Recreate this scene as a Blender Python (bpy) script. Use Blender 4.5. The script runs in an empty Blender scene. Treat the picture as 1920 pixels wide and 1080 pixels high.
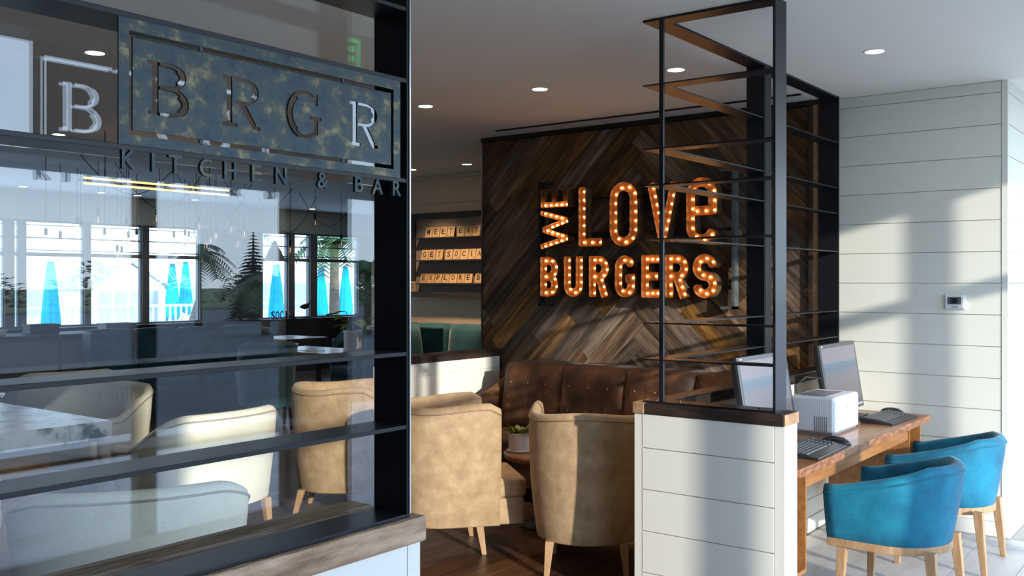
import bpy, bmesh, math, random
from mathutils import Vector
from mathutils.geometry import tessellate_polygon
random.seed(7)
scene = bpy.context.scene
COL = scene.collection
PI = math.pi

# ------------------------------------------------------------------ camera
YAW = math.radians(37.31)
cam = bpy.data.cameras.new('camera'); camo = bpy.data.objects.new('camera', cam); COL.objects.link(camo)
camo.location = (0, 0, 1.6); camo.rotation_euler = (PI / 2, 0, YAW)
cam.sensor_width = 36; cam.lens = 1808 / 1920 * 36; cam.shift_y = (528 - 540) / 1920
cam.clip_start = .05; cam.clip_end = 3000
scene.camera = camo
# ------------------------------------------------------------------ sky, sun, exposure
w = bpy.data.worlds.new('sky'); scene.world = w; w.use_nodes = True
nt = w.node_tree; nt.nodes.clear()
tc = nt.nodes.new('ShaderNodeTexCoord'); sp = nt.nodes.new('ShaderNodeSeparateXYZ'); rp = nt.nodes.new('ShaderNodeValToRGB')
bg = nt.nodes.new('ShaderNodeBackground'); ou = nt.nodes.new('ShaderNodeOutputWorld')
nz = nt.nodes.new('ShaderNodeTexNoise'); mp = nt.nodes.new('ShaderNodeMapping'); mx = nt.nodes.new('ShaderNodeMixRGB')
mp.inputs['Scale'].default_value = (1, 1, 4); nz.inputs['Scale'].default_value = 2.2; nz.inputs['Detail'].default_value = 5
nt.links.new(tc.outputs['Generated'], sp.inputs[0]); nt.links.new(sp.outputs['Z'], rp.inputs[0])
nt.links.new(tc.outputs['Generated'], mp.inputs[0]); nt.links.new(mp.outputs[0], nz.inputs[0])
e = rp.color_ramp.elements
e[0].position = 0; e[0].color = (.68, .84, 1, 1); e[1].position = .75; e[1].color = (.22, .42, .82, 1)
k = e.new(.22); k.color = (.54, .73, 1, 1)
cr = nt.nodes.new('ShaderNodeValToRGB'); cr.color_ramp.elements[0].position = .42; cr.color_ramp.elements[1].position = .75
cr.color_ramp.elements[1].color = (.55, .55, .55, 1)
nt.links.new(nz.outputs[0], cr.inputs[0]); nt.links.new(cr.outputs[0], mx.inputs[0])
nt.links.new(rp.outputs[0], mx.inputs[1]); mx.inputs[2].default_value = (.85, .92, 1, 1)
nt.links.new(mx.outputs[0], bg.inputs[0]); bg.inputs[1].default_value = 5.4
nt.links.new(bg.outputs[0], ou.inputs[0])
sl = bpy.data.lights.new('sun_offscreen', 'SUN'); sl.energy = 4.7; sl.angle = .02; sl.color = (1, .95, .87)
so = bpy.data.objects.new('sun_offscreen', sl); COL.objects.link(so)
so.rotation_euler = Vector((-.885, .398, -.2416)).to_track_quat('-Z', 'Y').to_euler(); so.location = (9, -4, 5)
vs = scene.view_settings; vs.view_transform = 'Standard'; vs.look = 'None'; vs.gamma = 1; vs.exposure = 0; vs.use_curve_mapping = False
cy = scene.cycles
cy.use_denoising = True; cy.max_bounces = 10; cy.diffuse_bounces = 5; cy.glossy_bounces = 6; cy.transparent_max_bounces = 32
cy.sample_clamp_indirect = 6; cy.caustics_reflective = False; cy.caustics_refractive = False

# ------------------------------------------------------------------ mesh helper
class MB:
    def __init__(s): s.b = bmesh.new()
    def face(s, pts):
        try: return s.b.faces.new([s.b.verts.new(p) for p in pts])
        except ValueError: return None
    def box(s, x0, x1, y0, y1, z0, z1):
        v = [s.b.verts.new((x, y, z)) for x in (x0, x1) for y in (y0, y1) for z in (z0, z1)]
        for f in ((0, 1, 3, 2), (4, 6, 7, 5), (0, 4, 5, 1), (2, 3, 7, 6), (0, 2, 6, 4), (1, 5, 7, 3)): s.b.faces.new([v[i] for i in f])
        return s
    def prism(s, pts, ax, a0, a1):
        f = {'x': lambda p, a: (a, p[0], p[1]), 'y': lambda p, a: (p[0], a, p[1]), 'z': lambda p, a: (p[0], p[1], a)}[ax]
        A = [s.b.verts.new(f(p, a0)) for p in pts]; B = [s.b.verts.new(f(p, a1)) for p in pts]; n = len(pts)
        s.b.faces.new(A); s.b.faces.new(B[::-1])
        for i in range(n): s.b.faces.new((A[i], B[i], B[(i + 1) % n], A[(i + 1) % n]))
        return s
    def frustum(s, c0, w0, d0, c1, w1, d1):
        A = [s.b.verts.new((c0[0] + a * w0 / 2, c0[1] + b * d0 / 2, c0[2])) for a, b in ((-1, -1), (1, -1), (1, 1), (-1, 1))]
        B = [s.b.verts.new((c1[0] + a * w1 / 2, c1[1] + b * d1 / 2, c1[2])) for a, b in ((-1, -1), (1, -1), (1, 1), (-1, 1))]
        s.b.faces.new(A); s.b.faces.new(B)
        for i in range(4): s.b.faces.new((A[i], A[(i + 1) % 4], B[(i + 1) % 4], B[i]))
        return s
    def grid(s, rows, close_u=False, close_v=False, caps=False):
        V = [[s.b.verts.new(p) for p in r] for r in rows]; n = len(V); m = len(V[0])
        for i in range(n if close_u else n - 1):
            for j in range(m if close_v else m - 1):
                try: s.b.faces.new((V[i][j], V[(i + 1) % n][j], V[(i + 1) % n][(j + 1) % m], V[i][(j + 1) % m]))
                except ValueError: pass
        if caps and not close_u: s.b.faces.new(V[0]); s.b.faces.new(V[-1][::-1])
        return s
    def tube(s, pts, r, n=8):
        pts = [Vector(p) for p in pts]; rows = []
        rr = r if isinstance(r, (list, tuple)) else [r] * len(pts)
        for i, p in enumerate(pts):
            t = (pts[min(i + 1, len(pts) - 1)] - pts[max(i - 1, 0)]).normalized()
            a = t.cross(Vector((0, 0, 1)))
            if a.length < .05: a = t.cross(Vector((0, 1, 0)))
            a.normalize(); b = t.cross(a)
            rows.append([p + (a * math.cos(q * 2 * PI / n) + b * math.sin(q * 2 * PI / n)) * rr[i] for q in range(n)])
        return s.grid(rows, close_v=True, caps=True)
    def lathe(s, prof, n=24, c=(0, 0, 0), ring=False):
        rows = [[(c[0] + r * math.cos(q * 2 * PI / n), c[1] + r * math.sin(q * 2 * PI / n), c[2] + z) for q in range(n)] for r, z in prof]
        return s.grid(rows, close_u=ring, close_v=True, caps=not ring)
    def ball(s, c, r, n=10, m=6, sc=(1, 1, 1)):
        rows = []
        for i in range(m + 1):
            th = max(.02, min(PI - .02, PI * i / m))
            rows.append([(c[0] + r * sc[0] * math.sin(th) * math.cos(q * 2 * PI / n), c[1] + r * sc[1] * math.sin(th) * math.sin(q * 2 * PI / n), c[2] - r * sc[2] * math.cos(th)) for q in range(n)])
        return s.grid(rows, close_v=True, caps=True)
    def build(s, name, mat, parent=None, smooth=False, bevel=0, seg=2, rec=True):
        if rec: bmesh.ops.recalc_face_normals(s.b, faces=s.b.faces)
        me = bpy.data.meshes.new(name); s.b.to_mesh(me); s.b.free()
        return link(name, me, mat, parent, smooth, bevel, seg)
def link(name, me, mat, parent=None, smooth=False, bevel=0, seg=2):
    o = bpy.data.objects.new(name, me); COL.objects.link(o)
    if mat and not me.materials: me.materials.append(mat)
    if smooth:
        for p in me.polygons: p.use_smooth = True
    if bevel:
        m = o.modifiers.new('bevel', 'BEVEL'); m.width = bevel; m.segments = seg; m.limit_method = 'ANGLE'; m.angle_limit = .6
    if parent: o.parent = parent
    return o
def thing(name, label, cat, loc=(0, 0, 0), rz=0, group=None):
    o = bpy.data.objects.new(name, None); COL.objects.link(o); o.location = loc; o.rotation_euler = (0, 0, rz)
    o.empty_display_size = .1
    return tag(o, label, cat, group)
def tag(o, label, cat, group=None):
    o['label'] = label; o['category'] = cat
    if group: o['group'] = group
    return o
def struct(o, label=None):
    o['kind'] = 'structure'
    if label: o['label'] = label
    return o
def copy_tree(o, parent=None, loc=None, rz=None, label=None):
    c = o.copy(); COL.objects.link(c)
    if parent: c.parent = parent
    if loc is not None: c.location = loc
    if rz is not None: c.rotation_euler = (0, 0, rz)
    if label: c['label'] = label
    for ch in list(o.children): copy_tree(ch, c)
    return c
def box(name, mat, parent, *a, bevel=0): return MB().box(*a).build(name, mat, parent, bevel=bevel)

# ------------------------------------------------------------------ materials
def mat(name, col, rough=.6, metal=0, var=None, vscale=4, stretch=(1, 1, 1), bump=0, bscale=60, rnd=0, coat=0, sheen=0, hi=.74, emit=None, es=0, detail=4, spec=None, trans=0):
    m = bpy.data.materials.new(name); m.use_nodes = True; n = m.node_tree.nodes; l = m.node_tree.links
    p = n['Principled BSDF']; p.inputs['Base Color'].default_value = (*col, 1); p.inputs['Roughness'].default_value = rough; p.inputs['Metallic'].default_value = metal
    if coat: p.inputs['Coat Weight'].default_value = coat; p.inputs['Coat Roughness'].default_value = .15
    if sheen: p.inputs['Sheen Weight'].default_value = sheen; p.inputs['Sheen Roughness'].default_value = .4
    if spec is not None: p.inputs['Specular IOR Level'].default_value = spec
    if trans: p.inputs['Transmission Weight'].default_value = trans
    if emit: p.inputs['Emission Color'].default_value = (*emit, 1); p.inputs['Emission Strength'].default_value = es
    if var or bump or rnd:
        t = n.new('ShaderNodeTexCoord'); ma = n.new('ShaderNodeMapping'); ma.inputs['Scale'].default_value = stretch
        oi = n.new('ShaderNodeObjectInfo'); add = n.new('ShaderNodeVectorMath'); add.operation = 'ADD'; mul = n.new('ShaderNodeMath'); mul.operation = 'MULTIPLY'; mul.inputs[1].default_value = 37
        l.new(oi.outputs['Random'], mul.inputs[0]); l.new(t.outputs['Object'], add.inputs[0]); l.new(mul.outputs[0], add.inputs[1]); l.new(add.outputs[0], ma.inputs[0])
        out = None
        if var:
            ns = n.new('ShaderNodeTexNoise'); ns.inputs['Scale'].default_value = vscale; ns.inputs['Detail'].default_value = detail; ns.inputs['Roughness'].default_value = .62
            l.new(ma.outputs[0], ns.inputs['Vector']); r = n.new('ShaderNodeValToRGB'); l.new(ns.outputs[0], r.inputs[0])
            el = r.color_ramp.elements; el[0].position = .28; el[1].position = hi
            el[0].color = (*var[0], 1); el[1].color = (*var[-1], 1)
            if len(var) > 2:
                for i, c in enumerate(var[1:-1]): q = el.new(.28 + (hi - .28) * (i + 1) / (len(var) - 1)); q.color = (*c, 1)
            out = r.outputs[0]
        if rnd:
            h = n.new('ShaderNodeHueSaturation'); mr = n.new('ShaderNodeMapRange'); mr.inputs[3].default_value = 1 - rnd; mr.inputs[4].default_value = 1 + rnd
            l.new(oi.outputs['Random'], mr.inputs[0]); l.new(mr.outputs[0], h.inputs['Value'])
            mu2 = n.new('ShaderNodeMath'); mu2.operation = 'MULTIPLY'; mu2.inputs[1].default_value = 7.31; fr = n.new('ShaderNodeMath'); fr.operation = 'FRACT'
            l.new(oi.outputs['Random'], mu2.inputs[0]); l.new(mu2.outputs[0], fr.inputs[0]); m3 = n.new('ShaderNodeMapRange'); m3.inputs[3].default_value = 1 - rnd * .8; m3.inputs[4].default_value = 1 + rnd * .5
            l.new(fr.outputs[0], m3.inputs[0]); l.new(m3.outputs[0], h.inputs['Saturation'])
            if out: l.new(out, h.inputs['Color'])
            else: h.inputs['Color'].default_value = (*col, 1)
            out = h.outputs[0]
        if out: l.new(out, p.inputs['Base Color'])
        if bump:
            b = n.new('ShaderNodeTexNoise'); b.inputs['Scale'].default_value = bscale; b.inputs['Detail'].default_value = 3; l.new(ma.outputs[0], b.inputs['Vector'])
            bp = n.new('ShaderNodeBump'); bp.inputs['Strength'].default_value = bump; bp.inputs['Distance'].default_value = .01; l.new(b.outputs[0], bp.inputs['Height']); l.new(bp.outputs[0], p.inputs['Normal'])
    return m
M = {}
M['white'] = mat('painted_white', (.82, .80, .72), .45)
M['whitewall'] = mat('white_wall', (.81, .80, .70), .55)
M['groove'] = mat('board_backing', (.77, .78, .70), .7)
M['beige'] = mat('beige_wall', (.64, .47, .30), .6)
M['ceil'] = mat('ceiling_paint', (.87, .83, .75), .8)
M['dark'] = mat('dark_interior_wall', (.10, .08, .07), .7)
M['black'] = mat('black_steel', (.010, .011, .014), .36, 0, bump=.05, bscale=90, spec=.32)
M['blackm'] = mat('matt_black', (.008, .008, .009), .6)
M['steel'] = mat('blued_steel', (.05, .065, .085), .3, .75, var=((.03, .04, .055), (.09, .12, .16)), vscale=6, bump=.06)
M['patina'] = mat('patina_steel', (.1, .13, .15), .45, .3, var=((.010, .014, .020), (.015, .028, .042), (.022, .042, .055), (.03, .05, .056), (.045, .058, .05), (.12, .105, .065), (.22, .18, .105)), vscale=24, detail=8, hi=.67, stretch=(1, 1, 1.15), bump=.1)
M['plank'] = mat('reclaimed_plank', (.22, .13, .07), .72, var=((.018, .010, .005), (.085, .044, .019), (.19, .108, .047), (.35, .225, .115)), vscale=5, stretch=(.45, 1, 4.5), bump=.35, bscale=16, rnd=.52, detail=8)
M['cap'] = mat('dark_timber', (.025, .015, .01), .65, var=((.006, .004, .003), (.026, .014, .009), (.06, .032, .018)), vscale=9, stretch=(.5, .5, 3), bump=.5, bscale=25)
M['capend'] = mat('timber_end_grain', (.42, .25, .13), .7, var=((.26, .14, .07), (.55, .34, .18)), vscale=14, bump=.3)
M['sill'] = mat('weathered_timber', (.42, .31, .22), .8, var=((.17, .095, .055), (.42, .27, .165), (.62, .47, .33)), vscale=11, stretch=(2.5, .45, 3), bump=.9, bscale=30, detail=8)
M['deskwood'] = mat('desk_wood', (.36, .16, .06), .35, var=((.13, .042, .012), (.26, .10, .03), (.36, .16, .055)), vscale=6, stretch=(6, .5, 4), coat=.25, bump=.06)
M['deskedge'] = mat('desk_wood_edge', (.33, .15, .07), .5, var=((.11, .036, .012), (.26, .105, .04), (.45, .22, .10)), vscale=28, stretch=(1, .6, 1.6), bump=.3)
M['deskapron'] = mat('desk_apron_wood', (.45, .21, .075), .45, var=((.24, .09, .024), (.42, .19, .058)), vscale=8, stretch=(4, .5, 4))
M['oak'] = mat('oak_leg', (.45, .27, .13), .5, var=((.34, .19, .085), (.52, .32, .165)), vscale=10, stretch=(4, 4, .6))
M['blue'] = mat('turquoise_velvet', (0, .22, .38), .75, var=((.0, .075, .135), (.0, .15, .25), (.004, .24, .36)), vscale=5, sheen=.15, bump=.15, bscale=220)
M['teal'] = mat('teal_velvet', (.005, .09, .11), .8, var=((.002, .04, .05), (.01, .11, .13)), vscale=5, sheen=.35)
M['tan'] = mat('tan_suede', (.5, .33, .17), .72, var=((.33, .205, .105), (.44, .295, .16), (.56, .40, .24)), vscale=11, detail=8, bump=.12, bscale=120, sheen=.15)
M['cream'] = mat('cream_leather', (.80, .74, .58), .5, var=((.74, .68, .51), (.84, .79, .63)), vscale=5, bump=.08, bscale=90)
M['creamdark'] = mat('cream_piping', (.42, .36, .28), .6)
M['tanpipe'] = mat('tan_piping', (.34, .21, .11), .6)
M['brown'] = mat('brown_distressed_suede', (.13, .055, .022), .7, var=((.008, .0035, .002), (.042, .015, .005), (.095, .036, .012), (.20, .09, .036)), vscale=5.5, detail=7, sheen=.06, bump=.15, bscale=100)
M['button'] = mat('brass_button', (.45, .25, .12), .4, .4)
M['floorwood'] = mat('dark_floor_board', (.09, .045, .025), .38, var=((.04, .018, .010), (.10, .048, .025), (.15, .075, .04)), vscale=5, stretch=(6, .6, 1), rnd=.3, bump=.08, bscale=40)
M['tile'] = mat('grey_stone_tile', (.48, .46, .43), .45, var=((.36, .34, .31), (.50, .48, .45), (.60, .58, .55)), vscale=3, stretch=(2, .6, 1), rnd=.06, detail=6)
M['grout'] = mat('grout', (.33, .32, .30), .8)
M['asphalt'] = mat('asphalt', (.16, .17, .18), .9, var=((.065, .07, .075), (.11, .115, .12)), vscale=.7)
M['grass'] = mat('grass', (.08, .14, .035), .9, var=((.04, .08, .02), (.13, .18, .05)), vscale=.8)
M['leaf'] = mat('leaf_green', (.05, .12, .03), .5, var=((.02, .06, .015), (.09, .17, .04)), vscale=3, rnd=.25)
M['leaf2'] = mat('yellow_green_leaf', (.2, .24, .04), .5, var=((.10, .14, .02), (.34, .34, .07)), vscale=25)
M['darkleaf'] = mat('conifer_green', (.015, .035, .018), .7, var=((.008, .02, .01), (.03, .055, .025)), vscale=2)
M['bark'] = mat('bark', (.13, .09, .06), .9, var=((.08, .05, .035), (.2, .15, .1)), vscale=6, stretch=(1, 1, 4))
M['pot'] = mat('white_ceramic', (.80, .80, .78), .3)
M['soil'] = mat('soil', (.03, .02, .012), .9)
M['plastic'] = mat('white_plastic', (.78, .79, .79), .35)
M['greyplastic'] = mat('grey_plastic', (.20, .21, .22), .4)
M['blackplastic'] = mat('black_plastic', (.015, .015, .017), .35)
M['bezel'] = mat('grey_bezel', (.07, .075, .08), .35)
M['chrome'] = mat('chrome', (.6, .6, .62), .2, 1)
M['marble'] = mat('marble_top', (.75, .76, .74), .3, var=((.04, .08, .07), (.10, .16, .15), (.70, .73, .71), (.80, .81, .79), (.82, .82, .80)), vscale=7, detail=9)
M['umb'] = mat('turquoise_canvas', (0, .40, .58), .8, var=((0, .32, .50), (.0, .46, .64)), vscale=3)
M['umbtop'] = mat('cream_canvas', (.78, .73, .62), .8)
M['sand'] = mat('sand', (.62, .57, .47), .9)
M['sea'] = mat('sea', (.10, .26, .33), .4)
M['deckwhite'] = mat('white_paint_outdoors', (.78, .80, .79), .7)
M['hutroof'] = mat('hut_roof', (.36, .38, .40), .8)
M['tileface'] = mat('letter_tile_wood', (.50, .29, .12), .55, var=((.40, .21, .08), (.58, .36, .16)), vscale=12, stretch=(1, 1, 3), rnd=.1)
M['linen'] = mat('board_fabric', (.26, .20, .16), .9, bump=.2, bscale=200)
M['rust'] = mat('rust_metal', (.38, .13, .035), .5, .35, var=((.28, .085, .02), (.55, .19, .045), (.68, .30, .10)), vscale=14, bump=.15)
M['rustside'] = mat('weathered_zinc', (.12, .14, .14), .55, .5, var=((.05, .055, .055), (.14, .17, .17), (.25, .26, .24)), vscale=9)
M['bulb'] = mat('lit_bulb', (1, .8, .5), .3, emit=(1, .56, .20), es=28)
M['downlight'] = mat('downlight_lens', (1, 1, 1), .3, emit=(1, .86, .66), es=14)
M['warmtube'] = mat('warm_tube', (1, .7, .4), .3, emit=(1, .48, .13), es=3.2)
M['filament'] = mat('filament', (1, .6, .3), .3, emit=(1, .45, .18), es=2.0)
M['exit'] = mat('exit_green', (.05, .6, .2), .4, emit=(.05, .9, .28), es=2.2)
M['exitpanel'] = mat('exit_acrylic', (.7, .75, .72), .3)
M['bouncewall'] = mat('bounce_wall_render', (.80, .78, .73), .8)  # made pale so the unseen walls bounce fill light into the lobby
M['darkcol'] = mat('bronze_column', (.03, .028, .026), .5, .4)
M['paper'] = mat('paper', (.82, .82, .80), .7)
def glass_mat(name, tint, f0):
    m = bpy.data.materials.new(name); m.use_nodes = True; n = m.node_tree.nodes; l = m.node_tree.links; n.clear()
    lw = n.new('ShaderNodeLayerWeight'); lw.inputs[0].default_value = .5
    p = n.new('ShaderNodeMath'); p.operation = 'POWER'; p.inputs[1].default_value = 5
    r = n.new('ShaderNodeMapRange'); r.inputs[3].default_value = f0; r.inputs[4].default_value = 1
    t = n.new('ShaderNodeBsdfTransparent'); t.inputs[0].default_value = (*tint, 1); g = n.new('ShaderNodeBsdfGlossy'); g.inputs['Roughness'].default_value = 0
    mixs = n.new('ShaderNodeMixShader'); o = n.new('ShaderNodeOutputMaterial')
    l.new(lw.outputs['Facing'], p.inputs[0]); l.new(p.outputs[0], r.inputs[0]); l.new(r.outputs[0], mixs.inputs[0])
    l.new(t.outputs[0], mixs.inputs[1]); l.new(g.outputs[0], mixs.inputs[2]); l.new(mixs.outputs[0], o.inputs[0])
    return m
M['glass'] = glass_mat('storefront_glass', (.955, .98, .975), .072)
M['clear'] = glass_mat('window_glass', (.97, .985, .99), .04)
M['bulbglass'] = glass_mat('bulb_glass', (.93, .92, .90), .08)
def screen_mat():
    m = bpy.data.materials.new('monitor_picture'); m.use_nodes = True; n = m.node_tree.nodes; l = m.node_tree.links
    p = n['Principled BSDF']; p.inputs['Base Color'].default_value = (.02, .02, .02, 1); p.inputs['Roughness'].default_value = .35
    t = n.new('ShaderNodeTexCoord'); s = n.new('ShaderNodeSeparateXYZ'); r = n.new('ShaderNodeValToRGB'); ns = n.new('ShaderNodeTexNoise'); ns.inputs['Scale'].default_value = 9
    a = n.new('ShaderNodeMath'); a.operation = 'MULTIPLY_ADD'; a.inputs[1].default_value = .06
    l.new(t.outputs['Generated'], s.inputs[0]); l.new(t.outputs['Generated'], ns.inputs[0]); l.new(ns.outputs[0], a.inputs[0]); l.new(s.outputs['Z'], a.inputs[2]); l.new(a.outputs[0], r.inputs[0])
    el = r.color_ramp.elements
    el[0].position = 0; el[0].color = (.20, .19, .23, 1); el[1].position = 1; el[1].color = (.40, .38, .46, 1)
    for ps, c in ((.35, (.27, .25, .29)), (.55, (.26, .27, .34)), (.66, (.17, .26, .40)), (.74, (.20, .32, .46)), (.77, (.38, .38, .46))):
        q = el.new(ps); q.color = (*c, 1)
    l.new(r.outputs[0], p.inputs['Emission Color']); p.inputs['Emission Strength'].default_value = .75
    return m
M['screen'] = screen_mat()

# ------------------------------------------------------------------ the setting
ZC = 2.86; YB = 6.66; XF = -1.637; XG = -1.795; XS = -2.236; XC = -1.186
def planks_part(parent, name, mat_, rects, axis_box, bevel=.0):
    for r in rects: box(name, mat_, parent, *axis_box(*r), bevel=bevel)
# floors
fl = struct(box('floor', M['grout'], None, XS, 1.0, -3.5, YB + 6, -.06, -.004), 'grey wood-look stone tile floor of the entrance lobby')
tx = .30; ty = .9
i = 0
x = -2.20
while x < .7:
    y = 1.0 + (i % 3) * .3
    while y < 7.9:
        if not (x < -1.62 and y < 4.1):
            x0, x1, y0, y1 = x, min(x + tx, .9), y, y + ty
            if x0 < -1.65: y0 = max(y0, 4.23)
            if y1 - y0 > .05 and not (y0 < YB - .02 < y1 and x < XC): box('tile', M['tile'], fl, x0 + .002, x1 - .002, y0 + .002, y1 - .002, -.02, 0)
            elif y1 - y0 > .05: box('tile', M['tile'], fl, x0 + .002, x1 - .002, y0 + .002, YB - .03, -.02, 0)
        y += ty
        if y > YB and x < XC: break
    x += tx; i += 1
fw = struct(box('floor_dining', M['floorwood'], None, -13.5, XS + .0, -4, 13.6, -.06, -.006), 'dark stained wood plank floor of the dining room')
fw2 = box('floor_edge', M['floorwood'], fw, XS, -1.62, -4, 4.1, -.06, -.006)
x = -6.40; k = 0
while x < -1.64:
    y = 1.4 - random.random() * 1.2
    x1 = min(x + .125, -1.625)
    while y < 6.3:
        y1 = y + random.uniform(1.1, 1.9)
        ya, yb = y, min(y1, 6.6)
        if x1 > XS - .02: yb = min(yb, 4.06)
        if yb - ya > .05: box('floor_board', M['floorwood'], fw, x + .0015, x1 - .0015, ya + .0015, yb - .0015, -.02, 0)
        y = y1
    x += .125
# ceilings
ce = struct(box('ceiling', M['ceil'], None, -5.40, 1.0, -4, YB + 6, ZC, ZC + .12), 'smooth pale ceiling over the lobby and lounge')
struct(box('ceiling_dining', M['ceil'], None, -13.5, -5.425, -4, 13.6, ZC, ZC + .12), 'smooth ceiling over the dining room')
struct(box('trim_2', M['ceil'], None, -5.46, -5.365, -4, YB + 6, ZC + .12, ZC + .15), 'back of the open joint between lobby and dining room ceilings')
struct(box('trim_3', M['blackm'], None, -4.98, -2.38, 6.30, 6.335, ZC - .008, ZC + .02), 'slim black air slot in the ceiling before the timber wall')
struct(box('trim_4', M['blackm'], None, -5.36, -2.36, 6.58, 6.64, ZC - .035, ZC - .001), 'thin black strip along the top of the timber wall')

def shiplap(wall, axis, c, u0, u1, z0, z1, zref, pitch, sgn, matl, depth=.014, name='board'):
    """boards on a wall; axis 'y': wall plane Y=c spanning X; axis 'x': plane X=c spanning Y"""
    zs = []; z = zref
    while z > z0: z -= pitch
    while z < z1:
        a, b = max(z, z0), min(z + pitch, z1)
        if b - a > .02:
            if axis == 'y': box(name, matl, wall, u0, u1, min(c, c + sgn * depth), max(c, c + sgn * depth), a + .0022, b - .0022)
            else: box(name, matl, wall, min(c, c + sgn * depth), max(c, c + sgn * depth), u0, u1, a + .0022, b - .0022)
        z += pitch
# back wall with white shiplap and the corner
wb = struct(box('wall_back', M['groove'], None, -2.40, XC - .02, YB + .012, YB + .14, 0, ZC), 'white shiplap wall behind the desk')
shiplap(wb, 'y', YB + .014, -2.36, XC - .037, .09, ZC, 1.5902, .1996, -1, M['whitewall'])
box('corner_post', M['whitewall'], wb, XC - .034, XC, YB - .004, YB + .03, 0, ZC)
box('skirting', M['white'], wb, -2.36, XC + .014, YB - .016, YB + .012, 0, .09)
wr = struct(box('wall_right', M['groove'], None, XC - .12, XC - .016, YB + .14, YB + 6, 0, ZC), 'white shiplap return wall in full sun beside the lobby corner')
shiplap(wr, 'x', XC - .016, YB + .032, YB + 6, .09, ZC, 1.5902, .1996, 1, M['whitewall'])
box('skirting', M['white'], wr, XC - .016, XC + .014, YB + .012, YB + 6, 0, .09)
# feature wall of reclaimed planks
WX0, WX1, AX = -5.36, -2.405, -3.85
wf = struct(box('wall_feature', M['blackm'], None, WX0, -2.40, YB - .03, YB + .14, 0, ZC), 'chevron feature wall of reclaimed timber planks')
def clip(poly, n, d):
    out = []
    for i in range(len(poly)):
        a, b = poly[i], poly[(i + 1) % len(poly)]
        da = a[0] * n[0] + a[1] * n[1] - d; db = b[0] * n[0] + b[1] * n[1] - d
        if da <= 0: out.append(a)
        if da * db < 0:
            t = da / (da - db); out.append((a[0] + (b[0] - a[0]) * t, a[1] + (b[1] - a[1]) * t))
    return out
def plank(parent, a0, a1, b0, b1, flip):
    # a,b in rotated frame: x=(a-b)/sqrt2 , z=(a+b)/sqrt2
    q = math.sqrt(.5); g = .0016
    a0 += g; a1 -= g; b0 += g; b1 -= g
    P = [((a - b) * q + AX, (a + b) * q) for a, b in ((a0, b0), (a1, b0), (a1, b1), (a0, b1))]
    P = clip(P, (-1, 0), -WX0 - .008); P = clip(P, (1, 0), WX1); P = clip(P, (0, -1), -.05); P = clip(P, (0, 1), ZC - .04)
    if len(P) < 3: return
    area = .5 * abs(sum(P[i][0] * P[(i + 1) % len(P)][1] - P[(i + 1) % len(P)][0] * P[i][1] for i in range(len(P))))
    if area < .0012: return
    cx = sum(p[0] for p in P) / len(P); cz = sum(p[1] for p in P) / len(P)
    ang = PI / 4 if not flip else -PI / 4
    c, s = math.cos(ang), math.sin(ang)
    L = [((p[0] - cx) * c + (p[1] - cz) * s, -(p[0] - cx) * s + (p[1] - cz) * c) for p in P]
    d = random.uniform(0, .007)
    o = MB().prism(L, 'y', -.022 - d, 0).build('plank', M['plank'], parent)
    o.location = (cx, YB - .03, cz); o.rotation_euler = (0, -ang, 0)
br = [-3.2]
while br[-1] < 4.6: br.append(br[-1] + random.choice((.115, .13, .14, .15, .165)))
for i in range(len(br) - 1):
    # '/' planks on the left of the apex, ending at the stair-step seam
    a1 = br[i + 1]; a = a1 - random.uniform(.5, 1.5)
    e1 = a1
    while e1 > -4.2:
        plank(wf, a, e1, br[i], br[i + 1], False); e1 = a; a -= random.uniform(.9, 1.7)
    b1 = br[i]; b = b1 - random.uniform(.5, 1.5)
    while b1 > -4.2:
        plank(wf, br[i], br[i + 1], b, b1, True); b1 = b; b -= random.uniform(.9, 1.7)
box('edge_trim', M['cap'], wf, -2.42, -2.392, YB - .09, YB - .03, 0, ZC)
box('edge_board', M['capend'], wf, -2.392, -2.345, YB - .075, YB - .03, 0, ZC)
box('edge_angle', M['chrome'], wf, WX0 - .008, WX0 + .006, YB - .065, YB - .02, 0, ZC)
# low wall around the desk : front leg and side leg
lw = struct(box('wall_desk_front', M['groove'], None, -2.358 + .012, -1.607 - .012, 4.074 + .012, 4.225 - .012, 0, .962), 'white panelled low wall at the end of the desk')
shiplap(lw, 'y', 4.086, -2.314, -1.656, 0, .965, .8019, .1996, -1, M['white'])
box('end_stile', M['white'], lw, -2.358, -2.317, 4.074, 4.09, 0, .965)
box('end_stile', M['white'], lw, -1.653, -1.607, 4.074, 4.09, 0, .965)
box('end_panel', M['white'], lw, -1.62, -1.607, 4.09, 4.112, 0, .965); box('end_panel', M['white'], lw, -1.62, -1.608, 4.114, 4.225, 0, .965)
box('end_panel', M['white'], lw, -2.358, -2.346, 4.09, 4.225, 0, .965)
box('back_panel', M['white'], lw, XS, -1.62, 4.213, 4.225, 0, .965)
box('timber_cap', M['cap'], lw, -2.30, -1.607, 4.064, 4.232, .965, 1.018, bevel=.004)
box('timber_cap_end', M['capend'], lw, -2.365, -2.302, 4.063, 4.232, .965, 1.019, bevel=.004)
box('timber_cap_end', M['capend'], lw, -1.606, -1.601, 4.066, 4.23, .966, 1.016, bevel=.002)
ls = struct(box('wall_desk_side', M['groove'], None, -2.358 + .012, XS - .014, 4.226, YB - .03, 0, .962), 'white panelled low wall running behind the desk')
shiplap(ls, 'x', XS - .014, 4.226, YB - .02, .09, .965, .8019, .1996, 1, M['white'])
shiplap(ls, 'x', -2.346, 4.226, YB - .02, .0, .965, .8019, .1996, -1, M['white'])
box('skirting', M['white'], ls, XS - .014, XS + .014, 4.226, YB - .02, 0, .09)
box('timber_cap', M['cap'], ls, -2.368, XS + .006, 4.234, 6.55, .965, 1.018, bevel=.004)
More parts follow.
